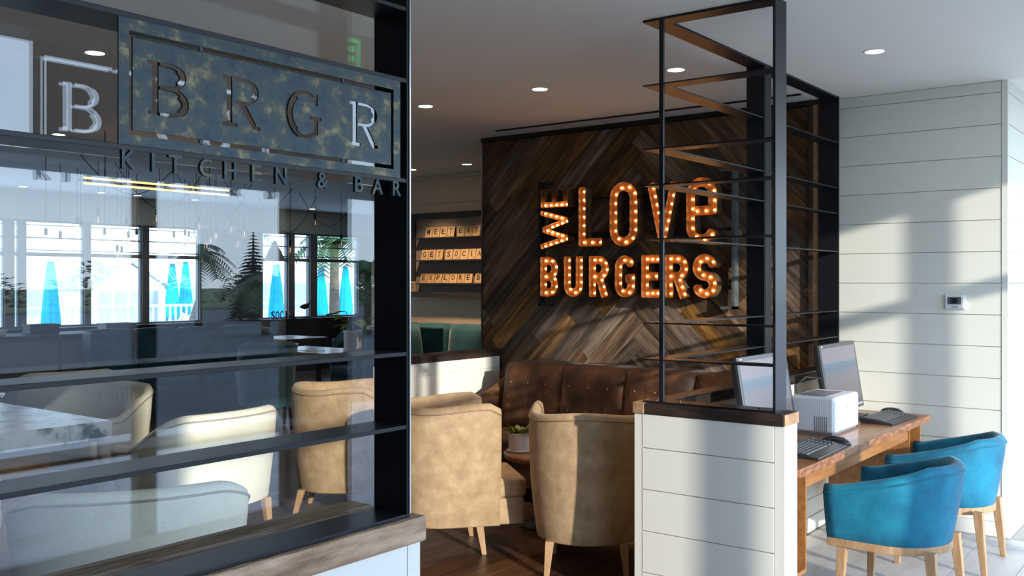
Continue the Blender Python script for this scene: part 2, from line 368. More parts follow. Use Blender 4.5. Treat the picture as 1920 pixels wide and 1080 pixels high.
# partition with dark cap at the lounge
lp = struct(box('wall_lounge', M['whitewall'], None, -5.29, -5.16, 5.2, 6.58, 0, .96), 'low white partition with dark timber cap beside the timber wall')
shiplap(lp, 'x', -5.16, 5.2, 6.58, 0, .96, .86, .25, 1, M['whitewall'], .01)
box('timber_cap', M['cap'], lp, -5.31, -5.13, 5.18, 6.585, .96, 1.02, bevel=.004)
# restaurant far walls
wn = struct(box('wall_far', M['beige'], None, -8.7, -5.3, 8.53, 8.65, 0, ZC), 'warm beige board wall behind the booths')
shiplap(wn, 'y', 8.53, -8.7, -5.3, 0, ZC, 1.07, .29, -1, M['beige'], .012)
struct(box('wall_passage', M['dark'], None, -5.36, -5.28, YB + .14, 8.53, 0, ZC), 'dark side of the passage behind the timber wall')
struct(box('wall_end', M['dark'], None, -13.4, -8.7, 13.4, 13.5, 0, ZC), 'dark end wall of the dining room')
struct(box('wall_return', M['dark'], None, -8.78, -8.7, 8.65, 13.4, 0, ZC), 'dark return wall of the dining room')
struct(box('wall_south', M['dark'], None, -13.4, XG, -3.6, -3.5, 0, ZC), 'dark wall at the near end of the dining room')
# facade : low wall, timber sill, window
wfa = struct(box('wall_facade', M['groove'], None, -1.86, -1.645, -3.5, 1.755, 0, .955), 'white low wall under the storefront glass')
yy = -3.5
for a, b in ((-3.5, -.9), (-.898, .4), (.402, 1.72), (1.723, 1.767)): box('panel', M['white'], wfa, -1.645, -1.634, a, b, 0, .957)
box('end_panel', M['white'], wfa, -1.86, -1.635, 1.755, 1.767, 0, .957)
box('timber_sill', M['sill'], wfa, -1.90, -1.62, -3.5, 1.777, .957, 1.0205, bevel=.006)
struct(box('wall_bulkhead', M['dark'], None, -1.86, -1.74, -3.5, 1.75, 2.50, ZC), 'dark bulkhead above the storefront glass')
wd1 = thing('window_1', 'large double glazed storefront window behind the steel shelving', 'window'); del wd1['category']; struct(wd1)
box('pane', M['glass'], wd1, XG - .008, XG, -3.4, 1.774, 1.021, 2.50)
# sea-side windows
XW = -13.4
wins = [(2.2, 4.0), (4.1, 6.233), (6.368, 6.433), (6.528, 7.365), (7.463, 8.282), (8.399, 9.30), (10.55, 11.102), (11.245, 11.60), (11.762, 12.778)]
ww = struct(box('wall_sea', M['dark'], None, XW - .15, XW, -3.5, 13.5, 0, .95), 'window wall facing the sea')
box('wall_header', M['whitewall'], ww, XW - .15, XW, -3.5, 13.5, 2.46, ZC)
edges = [-3.5] + [v for a in wins for v in a] + [13.5]
for i in range(0, len(edges), 2): box('pier', M['greyplastic'], ww, XW - .12, XW, edges[i], edges[i + 1], .95, 2.46)
box('sill', M['cap'], ww, XW - .02, XW + .25, -3.5, 13.4, .93, .955)
for n, (a, b) in enumerate(wins):
    wdo = thing('window_%d' % (n + 2), 'sea-side window with transom bars', 'window'); del wdo['category']; struct(wdo)
    f = MB()
    for z0, z1 in ((.95, .98), (1.955, 2.01), (2.43, 2.46)): f.box(XW - .09, XW - .03, a, b, z0, z1)
    f.box(XW - .09, XW - .03, a, a + .015, .95, 2.46); f.box(XW - .09, XW - .03, b - .015, b, .95, 2.46)
    f.build('window_frame', M['greyplastic'], wdo)
    for z0, z1 in ((2.035, 2.05), (2.205, 2.225), (2.385, 2.40)): box('glazing_bar', M['greyplastic'], wdo, XW - .075, XW - .045, a, b, z0, z1)
    box('pane', M['clear'], wdo, XW - .062, XW - .056, a + .015, b - .015, .98, 1.955); box('pane', M['clear'], wdo, XW - .062, XW - .056, a + .015, b - .015, 2.01, 2.43)
# open side of the lobby : columns, lintel, transom rail (outside the frame, they shade the room)
XO = .90
struct(box('wall_sun_blocker', M['bouncewall'], None, XO, XO + .08, -3.5, .64, -.1, ZC), 'unseen solid wall added on the street side to block the sun')  # unseen wall added to keep direct sun off the storefront sign
for n, (a, b) in enumerate(((2.752, 2.862), (3.70, 4.08), (5.44, 5.56), (8.1, 8.25), (10.8, 10.95))):
    struct(box('trim_%d' % (n + 5), M['darkcol'], None, XO, XO + .06, a, b, -.1, ZC), 'slim dark column on the open street side of the lobby')
struct(box('trim_20', M['darkcol'], None, XO, XO + .08, .64, YB + 6, 2.80, ZC), 'dark lintel over the open street side of the lobby')
struct(box('trim_21', M['darkcol'], None, XO, XO + .05, .64, YB + 6, 2.126, 2.219), 'dark transom rail across the open street side of the lobby')
struct(box('wall_near', M['bouncewall'], None, XG, XO + .08, -3.6, -3.5, 0, ZC), 'plain rendered wall closing the lobby behind the camera')

# ------------------------------------------------------------------ outside ground
struct(box('ground', M['asphalt'], None, 1.0, 200, -150, 150, -.3, -.08), 'grey asphalt road outside the porch')
struct(box('ground_bounce_pavement', M['tile'], None, 1.0, 6.0, -40, 60, -.08, -.04), 'pale stone pavement strip added outside the porch to bounce light in')  # strip added so sunlit stone bounces light up to the ceiling
struct(box('ground_verge', M['grass'], None, 46, 190, -140, 140, -.08, -.03), 'grass verge beyond the road')
struct(box('ground_beach', M['sand'], None, -60, -21.5, -90, 120, -.8, -.6), 'pale beach sand beyond the deck')
struct(box('ground_deck', M['deckwhite'], None, -21.5, XW - .15, -10, 40, -.2, -.02), 'pale terrace deck outside the sea-side windows')
struct(box('ground_sea', M['sea'], None, -1500, -60, -1500, 1500, -1.4, -1.0), 'blue sea')

# ------------------------------------------------------------------ lettering tools
def sdf_loops(strokes, x0, x1, y0, y1, n):
    """outline loops of a union of strokes. stroke = (points, width, ext)"""
    h = (y1 - y0) / n; m = int((x1 - x0) / h) + 1
    segs = []
    for pts, wd, ext in strokes:
        L = len(pts) - 1
        for i in range(L):
            (ax, ay), (bx, by) = pts[i], pts[i + 1]; d = math.hypot(bx - ax, by - ay)
            if d < 1e-9: continue
            segs.append(('b', (ax + bx) / 2, (ay + by) / 2, (bx - ax) / d, (by - ay) / d, d / 2 + (ext if L == 1 else 0), wd / 2))
            if i: segs.append(('c', ax, ay, 0, 0, 0, wd / 2))
    def f(x, y):
        best = 9
        for k, cx, cy_, ux, uy, hl, hw in segs:
            dx, dy = x - cx, y - cy_
            v = math.hypot(dx, dy) - hw if k == 'c' else max(abs(dx * ux + dy * uy) - hl, abs(dx * uy - dy * ux) - hw)
            if v < best: best = v
        return best
    G = [[f(x0 + i * h, y0 + j * h) for i in range(m + 1)] for j in range(n + 1)]
    nxt = {}
    def pt(i, j, i2, j2):
        a, b = G[j][i], G[j2][i2]; t = a / (a - b); return (('e', min(i, i2), min(j, j2), i != i2), (x0 + (i + (i2 - i) * t) * h, y0 + (j + (j2 - j) * t) * h))
    P = {}; adj = {}
    for j in range(n):
        for i in range(m):
            c = [(i, j), (i + 1, j), (i + 1, j + 1), (i, j + 1)]; s = [G[q][p] < 0 for p, q in c]; cr = []
            for e_ in range(4):
                if s[e_] != s[(e_ + 1) % 4]: cr.append(pt(*c[e_], *c[(e_ + 1) % 4]))
            prs = [cr] if len(cr) == 2 else ([cr[:2], cr[2:]] if len(cr) == 4 else [])
            for a, b in prs:
                P[a[0]] = a[1]; P[b[0]] = b[1]; adj.setdefault(a[0], []).append(b[0]); adj.setdefault(b[0], []).append(a[0])
    loops = []; seen = set()
    for s0 in adj:
        if s0 in seen: continue
        lp_ = [s0]; seen.add(s0); cur = s0
        while True:
            nx = [q for q in adj[cur] if q not in seen]
            if not nx: break
            cur = nx[0]; seen.add(cur); lp_.append(cur)
        pts = [P[q] for q in lp_]
        # simplify
        ch = True; tol = h * .09
        while ch and len(pts) > 8:
            ch = False; i = 0; out = []
            while i < len(pts):
                a, b, c = pts[i - 1] if not out else out[-1], pts[i], pts[(i + 1) % len(pts)]
                d = math.hypot(c[0] - a[0], c[1] - a[1])
                if d > 1e-9 and abs((b[0] - a[0]) * (c[1] - a[1]) - (b[1] - a[1]) * (c[0] - a[0])) / d < tol and d < 12 * h:
                    out.append(c); i += 2; ch = True
                else: out.append(b); i += 1
            if len(out) >= len(pts): ch = False
            pts = out if len(out) >= 4 else pts
            tol *= .6
            if tol < h * .02: break
        if len(pts) > 3: loops.append(pts)
    return loops
def arc(cx, cy_, rx, ry, a0, a1, n=10):
    return [(cx + rx * math.cos(math.radians(a0 + (a1 - a0) * i / n)), cy_ + ry * math.sin(math.radians(a0 + (a1 - a0) * i / n))) for i in range(n + 1)]
# centre lines of block letters in a box 0..W x 0..1 , stroke t
def glyph(ch, W, t):
    q = t / 2; L, R, B, T = q, W - q, q, 1 - q
    if ch == 'L': return [[(L, 0), (L, 1)], [(0, B), (W, B)]]
    if ch == 'E': return [[(L, 0), (L, 1)], [(0, B), (W, B)], [(0, T), (W, T)], [(0, .5), (W * .92, .5)]]
    if ch == 'V': return [[(L, 1), (W / 2, q * .6)], [(R, 1), (W / 2, q * .6)]]
    if ch == 'W': return [[(q * .8, 1), (W * .27, 0)], [(W * .27, 0), (W * .5, .92)], [(W * .5, .92), (W * .73, 0)], [(W * .73, 0), (W - q * .8, 1)]]
    if ch == 'O': c = W / 2 - q; return [arc(W / 2, T - c, c, c, 0, 180) + arc(W / 2, B + c, c, c, 180, 360) + [(R, T - c)]]
    if ch == 'U': c = W / 2 - q; return [[(L, 1)] + arc(W / 2, B + c, c, c, 180, 360) + [(R, 1)]]
    if ch == 'B':
        c = .25 - q / 2
        return [[(L, 0), (L, 1)], [(0, T)] + arc(R - c * .9, T - c, c * .9, c, 90, -90) + [(L, .5 + .0)], [(L, .5)] + arc(R - c * .9, B + c, c * .9, c, 90, -90) + [(0, B)]]
    if ch == 'R':
        c = .25 - q / 2
        return [[(L, 0), (L, 1)], [(0, T)] + arc(R - c * .9, T - c, c * .9, c, 90, -90) + [(L, .5)], [(W * .5, .5), (R - q * .1, 0)]]
    if ch == 'G':
        c = W / 2 - q
        return [arc(W / 2, T - c, c, c, 15, 180) + arc(W / 2, B + c, c, c, 180, 360) + [(R, .56)], [(W * .52, .54 - q), (W, .54 - q)]]
    if ch == 'S':
        c = W / 2 - q; hh = (1 - t) / 4
        return [arc(W / 2, T - hh, c, hh, 10, 270, 16) + arc(W / 2, B + hh, c, hh, 90, -170, 16)]
    if ch == 'e':
        c = W / 2 - q
        return [[(L, .5), (R, .5)] + arc(W / 2, T - c, c, c, 0, 180) + arc(W / 2, B + c, c, c, 180, 345)]
def channel_letter(strokes, t, W, depth, height, wscale=1.0):
    """open-fronted tray letter, local x right, z up, front at -y"""
    lp_ = sdf_loops([(s, t, 0) for s in strokes], -.08, W + .08, -.08, 1.08, 46)
    b = bmesh.new()
    for f in lp_:
        A = [b.verts.new((p[0] * height, 0, p[1] * height)) for p in f]; Bv = [b.verts.new((p[0] * height, -depth, p[1] * height)) for p in f]
        for i in range(len(f)):
            j = (i + 1) % len(f); b.faces.new((A[i], A[j], Bv[j], Bv[i]))
    side = set(b.faces)
    # face plate recessed inside the rim
    flat = [Vector((p[0] * height, -depth * .60, p[1] * height)) for f in lp_ for p in f]
    fv = [b.verts.new(p) for p in flat]
    for tri in tessellate_polygon([[Vector((p[0], p[1], 0)) for p in f] for f in lp_]):
        try: b.faces.new([fv[q] for q in tri])
        except ValueError: pass
    for f in b.faces:
        f.material_index = 1 if f in side else 0
        if f not in side:
            f.normal_update()
            if f.normal.y > 0: f.normal_flip()
    me = bpy.data.meshes.new('letter'); b.to_mesh(me); b.free()
    me.materials.append(M['rust']); me.materials.append(M['rust2'])
    return me
# outside of the letters weathered zinc, inside rusty : two sided by facing
def two_sided(name, a, b_):
    m = bpy.data.materials.new(name); m.use_nodes = True; n = m.node_tree.nodes; l = m.node_tree.links; n.clear()
    o = n.new('ShaderNodeOutputMaterial'); p = n.new('ShaderNodeBsdfPrincipled'); p.inputs['Roughness'].default_value = .5; p.inputs['Metallic'].default_value = .35
    t = n.new('ShaderNodeTexCoord'); ns = n.new('ShaderNodeTexNoise'); ns.inputs['Scale'].default_value = 16; l.new(t.outputs['Object'], ns.inputs[0])
    r = n.new('ShaderNodeValToRGB'); r.color_ramp.elements[0].position = .3; r.color_ramp.elements[1].position = .7
    r.color_ramp.elements[0].color = (*a, 1); r.color_ramp.elements[1].color = (*b_, 1); l.new(ns.outputs[0], r.inputs[0]); l.new(r.outputs[0], p.inputs['Base Color']); l.new(p.outputs[0], o.inputs[0])
    return m
M['rust2'] = two_sided('letter_side_metal', (.10, .07, .05), (.30, .15, .06))
def bulbs_along(strokes, sp, height, inset=.5):
    out = []
    for s in strokes:
        L = [0]
        for i in range(len(s) - 1): L.append(L[-1] + math.hypot(s[i + 1][0] - s[i][0], s[i + 1][1] - s[i][1]))
        tot = L[-1]; n = max(1, round((tot - 2 * inset * sp) / sp))
        for k in range(n + 1):
            d = inset * sp + (tot - 2 * inset * sp) * k / n
            for i in range(len(s) - 1):
                if L[i] <= d <= L[i + 1] + 1e-9:
                    u = (d - L[i]) / max(1e-9, L[i + 1] - L[i]); p = (s[i][0] + (s[i + 1][0] - s[i][0]) * u, s[i][1] + (s[i + 1][1] - s[i][1]) * u); break
            if all(math.hypot(p[0] - o[0], p[1] - o[1]) > sp * .55 for o in out): out.append(p)
    return out
_font = {}
def font_mesh(ch, wd, ht, dp):
    """built-in letter: x 0..wd, z 0..ht, thickness dp towards +y"""
    key = (ch, round(wd, 4), round(ht, 4), round(dp, 4))
    if key in _font: return _font[key]
    cu = bpy.data.curves.new('glyph', 'FONT'); cu.body = ch; cu.extrude = .05; cu.offset = .012; cu.resolution_u = 3
    o = bpy.data.objects.new('glyph', cu); COL.objects.link(o)
    me = bpy.data.meshes.new_from_object(o.evaluated_get(bpy.context.evaluated_depsgraph_get()))
    bpy.data.objects.remove(o); bpy.data.curves.remove(cu)
    xs = [v.co.x for v in me.vertices]; ys = [v.co.y for v in me.vertices]; zs = [v.co.z for v in me.vertices]
    for v in me.vertices:
        x_ = (v.co.x - min(xs)) / (max(xs) - min(xs)) * wd; y_ = (v.co.y - min(ys)) / (max(ys) - min(ys)) * ht; z_ = (v.co.z - min(zs)) / (max(zs) - min(zs))
        v.co = (x_, (1 - z_) * dp, y_)
    me.materials.clear(); me.name = 'letter'; _font[key] = me
    return me

# ------------------------------------------------------------------ storefront steel shelving
sh = thing('steel_shelving', 'black steel storefront shelving frame in front of the glass on the timber sill', 'shelving', (0, 0, 1.02))
def shp(name, *a, m='black', bevel=.001): o = box(name, M[m], sh, *a[:4], a[4] - 1.02, a[5] - 1.02, bevel=bevel); return o
D0 = XF - .112
for z0 in (1.0205, 1.239, 1.418): shp('shelf', D0, XF, -3.3, 1.722, z0, z0 + .010)
shp('shelf', D0, XF, -3.3, 1.722, 1.842, 1.852)
shp('shelf', D0, XF, -3.3, 1.722, 2.086, 2.097)
shp('shelf', D0, XF, -3.3, 1.722, 2.262, 2.272)
shp('upright', D0, XF + .001, 1.722, 1.733, 1.0205, 2.50)
shp('upright', D0, XF, -.62, -.61, 1.0205, 2.50)
shp('edge_bead', XF + .001, XF + .005, 1.7285, 1.7325, 1.0305, 2.49, m='chrome')
# sign panel
sg = thing('storefront_sign', 'patinated steel sign with cut out letters hung in the storefront shelving', 'sign', (XF - .004, 0, 1.852))
ZS0 = 1.852
def sgbox(name, y0, y1, z0, z1, x0=.0, x1=.004, m='patina'): return box(name, M[m], sg, x0, x1, y0, y1, z0 - ZS0, z1 - ZS0)
FY0, FY1, FZ0, FZ1 = .964, 1.700, 1.852, 2.086
IY0, IY1, IZ0, IZ1 = .985, 1.677, 1.871, 2.063
fr = MB()
for a in ((FY0, FY1, FZ0, IZ0), (FY0, FY1, IZ1, FZ1), (FY0, IY0, IZ0, IZ1), (IY1, FY1, IZ0, IZ1)): fr.box(.0, .004, a[0], a[1], a[2] - ZS0, a[3] - ZS0)
fr.build('sign_frame', M['patina'], sg)
PY0, PY1, PZ0, PZ1 = .992, 1.668, 1.880, 2.054
def serif_cut(ch, y0, y1, z0, z1):
    h_ = z1 - z0; w_ = y1 - y0; th = .0135; tn = .007; out = []
    S = lambda pts, t, ext=0: (pts, t, ext)
    if ch in 'BR':
        sx = y0 + w_ * .20; se = w_ * .20
        stem = [S([(sx, z0), (sx, z1)], th), S([(sx - se + .002, z1 - .004), (sx + th / 2, z1 - .004)], .008), S([(sx - se + .002, z0 + .004), (sx + (th / 2 if ch == 'B' else se), z0 + .004)], .008)]
        bx = sx + th / 2 + .0035
        zc = z0 + h_ * (.53 if ch == 'B' else .50)
        up = [(bx, z1 - tn / 2)] + arc(y0 + w_ * .58, (z1 + zc) / 2 - tn / 4, w_ * (.30 if ch == 'B' else .32), (z1 - zc) / 2 - tn / 4, 90, -90, 12) + [(bx, zc)]
        thick_u = arc(y0 + w_ * .60, (z1 + zc) / 2, w_ * .295, (z1 - zc) / 2 - .006, 52, -52, 8)
        cut2 = [S(up, tn), S(thick_u, th)]
        if ch == 'B':
            lo = [(bx, zc)] + arc(y0 + w_ * .60, (z0 + zc) / 2 + tn / 4, w_ * .36, (zc - z0) / 2 - tn / 4, 90, -90, 12) + [(bx, z0 + tn / 2)]
            cut2 += [S(lo, tn), S(arc(y0 + w_ * .62, (z0 + zc) / 2, w_ * .34, (zc - z0) / 2 - .005, 52, -52, 8), th)]
        else:
            cut2 += [S([(y0 + w_ * .52, zc), (y0 + w_ * .84, z0 + .007)], th), S([(y0 + w_ * .80, z0 + .004), (y0 + w_, z0 + .004)], .008)]
        return [stem, cut2]
    g = arc((y0 + y1) / 2, (z0 + z1) / 2, w_ * .46, h_ * .47, 45, 318, 22)
    gt = arc((y0 + y1) / 2 + .002, (z0 + z1) / 2, w_ * .45, h_ * .44, 125, 235, 12)
    gx = y0 + w_ * .84
    return [[S(g, .008), S(gt, .0135), S([(gx, z0 + .010), (gx, z0 + h_ * .45)], .0125), S([(gx - .018, z0 + h_ * .45), (gx + .016, z0 + h_ * .45)], .007), S([(gx + .001, z1 - .028), (gx + .001, z1 - .002)], .008), S([(gx - .012, z0 + .008), (gx + .004, z0 + .013)], .007)]]
def stencil_panel():
    b = bmesh.new(); ed = {0: [], 1: []}
    rings = [[(PY0, PZ0), (PY1, PZ0), (PY1, PZ1), (PY0, PZ1)]]
    for ch, y0, y1 in (('B', 1.021, 1.108), ('R', 1.186, 1.281), ('G', 1.354, 1.448), ('R', 1.531, 1.625)):
        for grp in serif_cut(ch, y0, y1, 1.914, 2.016):
            lps = sdf_loops(grp, y0 - .012, y1 + .012, 1.902, 2.028, 70)
            lps.sort(key=len, reverse=True); rings += [lps[0]]
    for rg in rings:
        A = [b.verts.new((.004, p[0], p[1] - ZS0)) for p in rg]; Bv = [b.verts.new((.0, p[0], p[1] - ZS0)) for p in rg]; n = len(rg)
        for i in range(n):
            j = (i + 1) % n; b.faces.new((A[i], A[j], Bv[j], Bv[i]))
        ed[0] += [b.edges.get((A[i], A[(i + 1) % n])) for i in range(n)]; ed[1] += [b.edges.get((Bv[i], Bv[(i + 1) % n])) for i in range(n)]
    for k_ in (0, 1): bmesh.ops.triangle_fill(b, use_beauty=True, edges=ed[k_])
    bmesh.ops.recalc_face_normals(b, faces=b.faces)
    me = bpy.data.meshes.new('sign_panel'); b.to_mesh(me); b.free()
    o = link('sign_panel', me, M['patina'], sg); o['label'] = 'patinated panel with the letters BRGR cut out as a stencil'
stencil_panel()
for y_ in (1.135, 1.51):
    for z0, z1 in ((IZ0 - .001, PZ0 + .001), (PZ1 - .001, IZ1 + .001)): sgbox('bridge', y_, y_ + .008, z0, z1)
for ch, y0, y1 in (('K', .971, .999), ('I', 1.0315, 1.0385), ('T', 1.067, 1.097), ('C', 1.136, 1.164), ('H', 1.193, 1.222), ('E', 1.261, 1.286), ('N', 1.322, 1.352), ('&', 1.438, 1.470), ('B', 1.551, 1.577), ('A', 1.607, 1.641), ('R', 1.675, 1.703)):
    me = font_mesh(ch, y1 - y0, .036, .008)
    o = link('letter', me, M['patina'], sg); o.rotation_euler = (0, 0, PI / 2); o.location = (.004, y0, 1.8075 - ZS0); o['label'] = 'small patinated steel letter ' + ch
    if ch in 'IC&A': box('tab', M['patina'], sg, -.004, .004, (y0 + y1) / 2 - .002, (y0 + y1) / 2 + .002, 1.842 - ZS0, 1.853 - ZS0)

# ------------------------------------------------------------------ L-shaped steel screen above the desk wall
sc = thing('steel_screen', 'L-shaped open black steel screen with thin shelves standing on the timber capped low wall', 'screen', (-2.30, 4.12, 1.018))
def scp(name, m, *a): return box(name, M[m], sc, a[0] + 2.30, a[1] + 2.30, a[2] - 4.12, a[3] - 4.12, a[4] - 1.018, a[5] - 1.018)
CX, CY, WD = -2.318, 4.085, .105
for z, th in ((1.019, .008), (1.222, .007), (1.397, .007), (1.801, .007), (2.06, .007), (2.233, .007), (2.54, .007), (2.848, .012)):
    b = MB(); dx, dy, dz = 2.30, -4.12, -1.018
    b.prism([(CX + dx, CY + dy), (-1.664 + dx, CY + dy), (-1.664 + dx, CY + WD + dy), (CX + WD + dx, CY + WD + dy), (CX + WD + dx, 6.565 + dy), (CX + dx, 6.565 + dy)], 'z', z + dz, z + th + dz)
    b.build('base_plate' if z < 1.1 else 'shelf', M['black'], sc)
scp('upright', 'black', -1.664, -1.652, CY - .002, CY + .125, 1.018, 2.86)
scp('upright', 'black', -2.228, -2.208, CY - .004, CY + .012, 1.027, 2.85)
scp('upright', 'black', CX - .002, CX + WD + .002, 5.30, 5.312, 1.027, 2.85)
scp('upright', 'black', CX + WD - .014, CX + WD + .004, 5.312, 5.40, 1.027, 2.85)
scp('upright', 'black', CX - .03, CX + WD + .004, 6.565, 6.578, 1.018, 2.86)
for x_, y_ in ((-2.27, 4.13), (-2.15, 4.14), (-1.75, 4.14), (-2.27, 4.5)):
    MB().lathe([(.006, 0), (.006, .004), (.003, .006)], 8, (x_ + 2.30, y_ - 4.12, .008)).build('bolt', M['chrome'], sc)

# ------------------------------------------------------------------ marquee sign
mq = thing('marquee_sign', 'rusty bulb-lit marquee sign reading WE LOVE BURGERS on the chevron timber wall', 'sign', (-3.85, 6.50, 1.40))
def mqm(me, x, z): o = link('letter', me, None, mq); o.location = (x + 3.85, .06, z - 1.40); return o
bulb_me = None
def mkbulb():
    b = MB(); b.ball((0, -.008, 0), .0076, 8, 6); bmesh.ops.recalc_face_normals(b.b, faces=b.b.faces)
    me = bpy.data.meshes.new('bulb'); b.b.to_mesh(me); b.b.free(); me.materials.append(M['bulb'])
    for p in me.polygons: p.use_smooth = True
    return me
bulb_me = mkbulb()
def marquee(ch, x0, x1, z0, z1, t, sp, depth=.10, rot=False, bstrokes=None):
    ht = z1 - z0; W = (x1 - x0) / ht
    if rot: ht = x1 - x0; W = (z1 - z0) / ht
    st = glyph(ch, W, t); me = channel_letter(st, t, W, depth, ht)
    o = mqm(me, x0, z0)
    if rot: o.rotation_euler = (0, -PI / 2, 0); o.location.x += ht
    o['label'] = 'rusty marquee letter ' + ch.upper() + ' studded with small lit bulbs'
    pts = bulbs_along(bstrokes(st) if bstrokes else st, sp, ht)
    for p in pts:
        if not (-.02 <= p[0] <= W + .02 and -.02 <= p[1] <= 1.02): continue
        c = link('bulb', bulb_me, None, o); c.location = (p[0] * ht, -depth * .60, p[1] * ht)
for ch, x0, x1 in (('B', -4.63, -4.455), ('U', -4.395, -4.215), ('R', -4.155, -3.972), ('G', -3.915, -3.738), ('E', -3.68, -3.525), ('R', -3.478, -3.285), ('S', -3.25, -3.055)):
    marquee(ch, x0, x1, 1.478, 1.802, .20, .19)
marquee('L', -4.253, -4.035, 1.880, 2.352, .135, .14)
marquee('O', -3.962, -3.715, 1.873, 2.372, .135, .145)
marquee('V', -3.63, -3.372, 1.880, 2.345, .13, .15)
marquee('e', -3.30, -3.055, 1.875, 2.365, .14, .145)
marquee('E', -4.626, -4.36, 2.205, 2.36, .16, .2, rot=True, bstrokes=lambda s: s[:1])
marquee('W', -4.626, -4.36, 1.868, 2.182, .155, .2, rot=True)
for x0, d, m_ in ((-4.672, 1, 'blackm'), (-2.955, -1, 'rustside')):
    b = MB(); x_ = x0 + 3.85; w_ = .022
    b.box(x_, x_ + w_, -.01, .06, 0, 1.02)
    for z in (0, 1.0): b.box(min(x_, x_ + d * .11) + (w_ if d < 0 else 0), max(x_, x_ + d * .11) + (w_ if d < 0 else 0), -.01, .06, z, z + .02)
    b.build('bracket', M[m_], mq)
for z in (1.56, 1.72, 1.98, 2.26): box('mounting_rail', M['blackm'], mq, -.80, .90, .062, .085, z - 1.40, z - 1.385)
for x_ in (-4.4, -3.9, -3.3):
    for z in (1.56, 1.98): box('standoff', M['blackm'], mq, x_ + 3.85, x_ + 3.87, .08, .125, z - 1.402, z - 1.383)

# ------------------------------------------------------------------ tub chairs
def upath(W, D, rb, n=22, m=5):
    """U-shaped plan, open to +y. returns list of (x,y,nx,ny,s)"""
    P = []; hw = W / 2
    for i in range(m): P.append((-hw, D / 2 - (D - rb) * i / m, -1, 0))
    for i in range(n + 1):
        a = PI + PI * i / n; x_ = hw * math.cos(a); y_ = -D / 2 + rb + rb * math.sin(a)
        nx, ny = math.cos(a) / hw, math.sin(a) / rb; l_ = math.hypot(nx, ny); P.append((x_, y_, nx / l_, ny / l_))
    for i in range(1, m + 1): P.append((hw, -D / 2 + rb + (D - rb) * i / m, 1, 0))
    L = [0]
    for i in range(len(P) - 1): L.append(L[-1] + math.hypot(P[i + 1][0] - P[i][0], P[i + 1][1] - P[i][1]))
    return [(*p, l_ / L[-1]) for p, l_ in zip(P, L)]
def shell(W, D, rb, zb, ztop, th, taper=.03, zin=None, flare=0.0, bulge=0.0):
    rows = []; pipe = []
    for x_, y_, nx, ny, s in upath(W, D, rb):
        zt = ztop(s); r = th / 2; zi = zin if zin else zb
        prof = [(-taper - .012, zb), (-taper - .002, zb + .001)]
        for k_ in range(7):
            u = .012 + .988 * k_ / 6; z = zb + (zt - r - zb) * u; o = -taper * (1 - min(1, u)) ** 1.3 + flare * u * u + bulge * math.sin(PI * u); prof.append((o, z))
        top = flare
        for k_ in range(1, 7):
            a = PI * k_ / 6; prof.append((top - r + r * math.cos(a), zt - r + r * math.sin(a)))
        for k_ in range(1, 5):
            u = k_ / 4; z = zt - r + (zi - zt + r) * u; prof.append((top - th - taper * .4 * u, z))
        rows.append([(x_ + nx * o, y_ + ny * o, z) for o, z in prof])
        pipe.append((x_ + nx * (top + .002), y_ + ny * (top + .002), zt - r - .004))
    return rows, pipe
def tub_chair(name, label, m_up, m_pipe, W, D, rb, zb, ztop, th, seat_z, legs, group=None, ring=False, buttons=False, seat_front=.03, taper=.03, flare=0.0, leg_m='oak', pleats=False, bulge=0.0):
    t = thing(name, label, 'chair', group=group)
    rows, pipe = shell(W, D, rb, zb, ztop, th, taper, zin=seat_z - .06, flare=flare, bulge=bulge)
    b = MB(); b.grid(rows, close_v=True, caps=True); b.build('back_shell', m_up, t, smooth=True)
    MB().tube(pipe, .005, 6).build('piping', m_pipe, t, smooth=True)
    inner = [(x_ - nx * (th - .004 + taper * .3), y_ - ny * (th - .004 + taper * .3)) for x_, y_, nx, ny, s in upath(W, D, rb, 14, 2)]
    fx = inner[-1][0]
    poly = inner[:]
    poly[0] = (-fx - .0, D / 2 + seat_front); poly[-1] = (fx, D / 2 + seat_front)
    MB().prism(poly, 'z', seat_z - .10, seat_z + .02).build('seat_cushion', m_up, t, smooth=False, bevel=.03, seg=3)
    base = [(x_ - nx * (taper + .012), y_ - ny * (taper + .012)) for x_, y_, nx, ny, s in upath(W, D, rb, 14, 2)]
    base[0] = (base[0][0], D / 2 + seat_front - .02); base[-1] = (base[-1][0], D / 2 + seat_front - .02)
    MB().prism(base, 'z', zb + .002, seat_z - .095).build('seat_base', m_up, t, bevel=.012)
    if ring:
        rg = [(x_ - nx * (taper - .004), y_ - ny * (taper - .004)) for x_, y_, nx, ny, s in upath(W, D, rb, 20, 2)]
        MB().prism(rg, 'z', zb - .035, zb + .004).build('seat_frame', M[leg_m], t, bevel=.004)
    for lx, ly, sx, sy in legs:
        tp = zb + .01 if not ring else zb - .004
        MB().frustum((lx + sx, ly + sy, 0), .028, .028, (lx, ly, tp), .048, .048).build('leg', M[leg_m], t, bevel=.003)
    if pleats:
        for k_ in range(-3, 4):
            a = 1.5 * PI + k_ * .16; hw = W / 2 - th; x_ = hw * math.cos(a); y_ = -D / 2 + rb + (rb - th) * math.sin(a)
            MB().tube([(x_ * .995, y_ + .004, seat_z + .04), (x_ * .99, y_ + .006, ztop(.5) - th * .8)], .004, 5).build('pleat', m_up, t, smooth=True)
    return t
def blue_top(s): a = abs(s - .5) * 2; return .735 - .115 * max(0, min(1, (a - .30) / .62)) ** 1.0
lg = [(-.235, -.19, -.02, -.035), (.235, -.19, .02, -.035), (-.235, .21, -.02, .02), (.235, .21, .02, .02)]
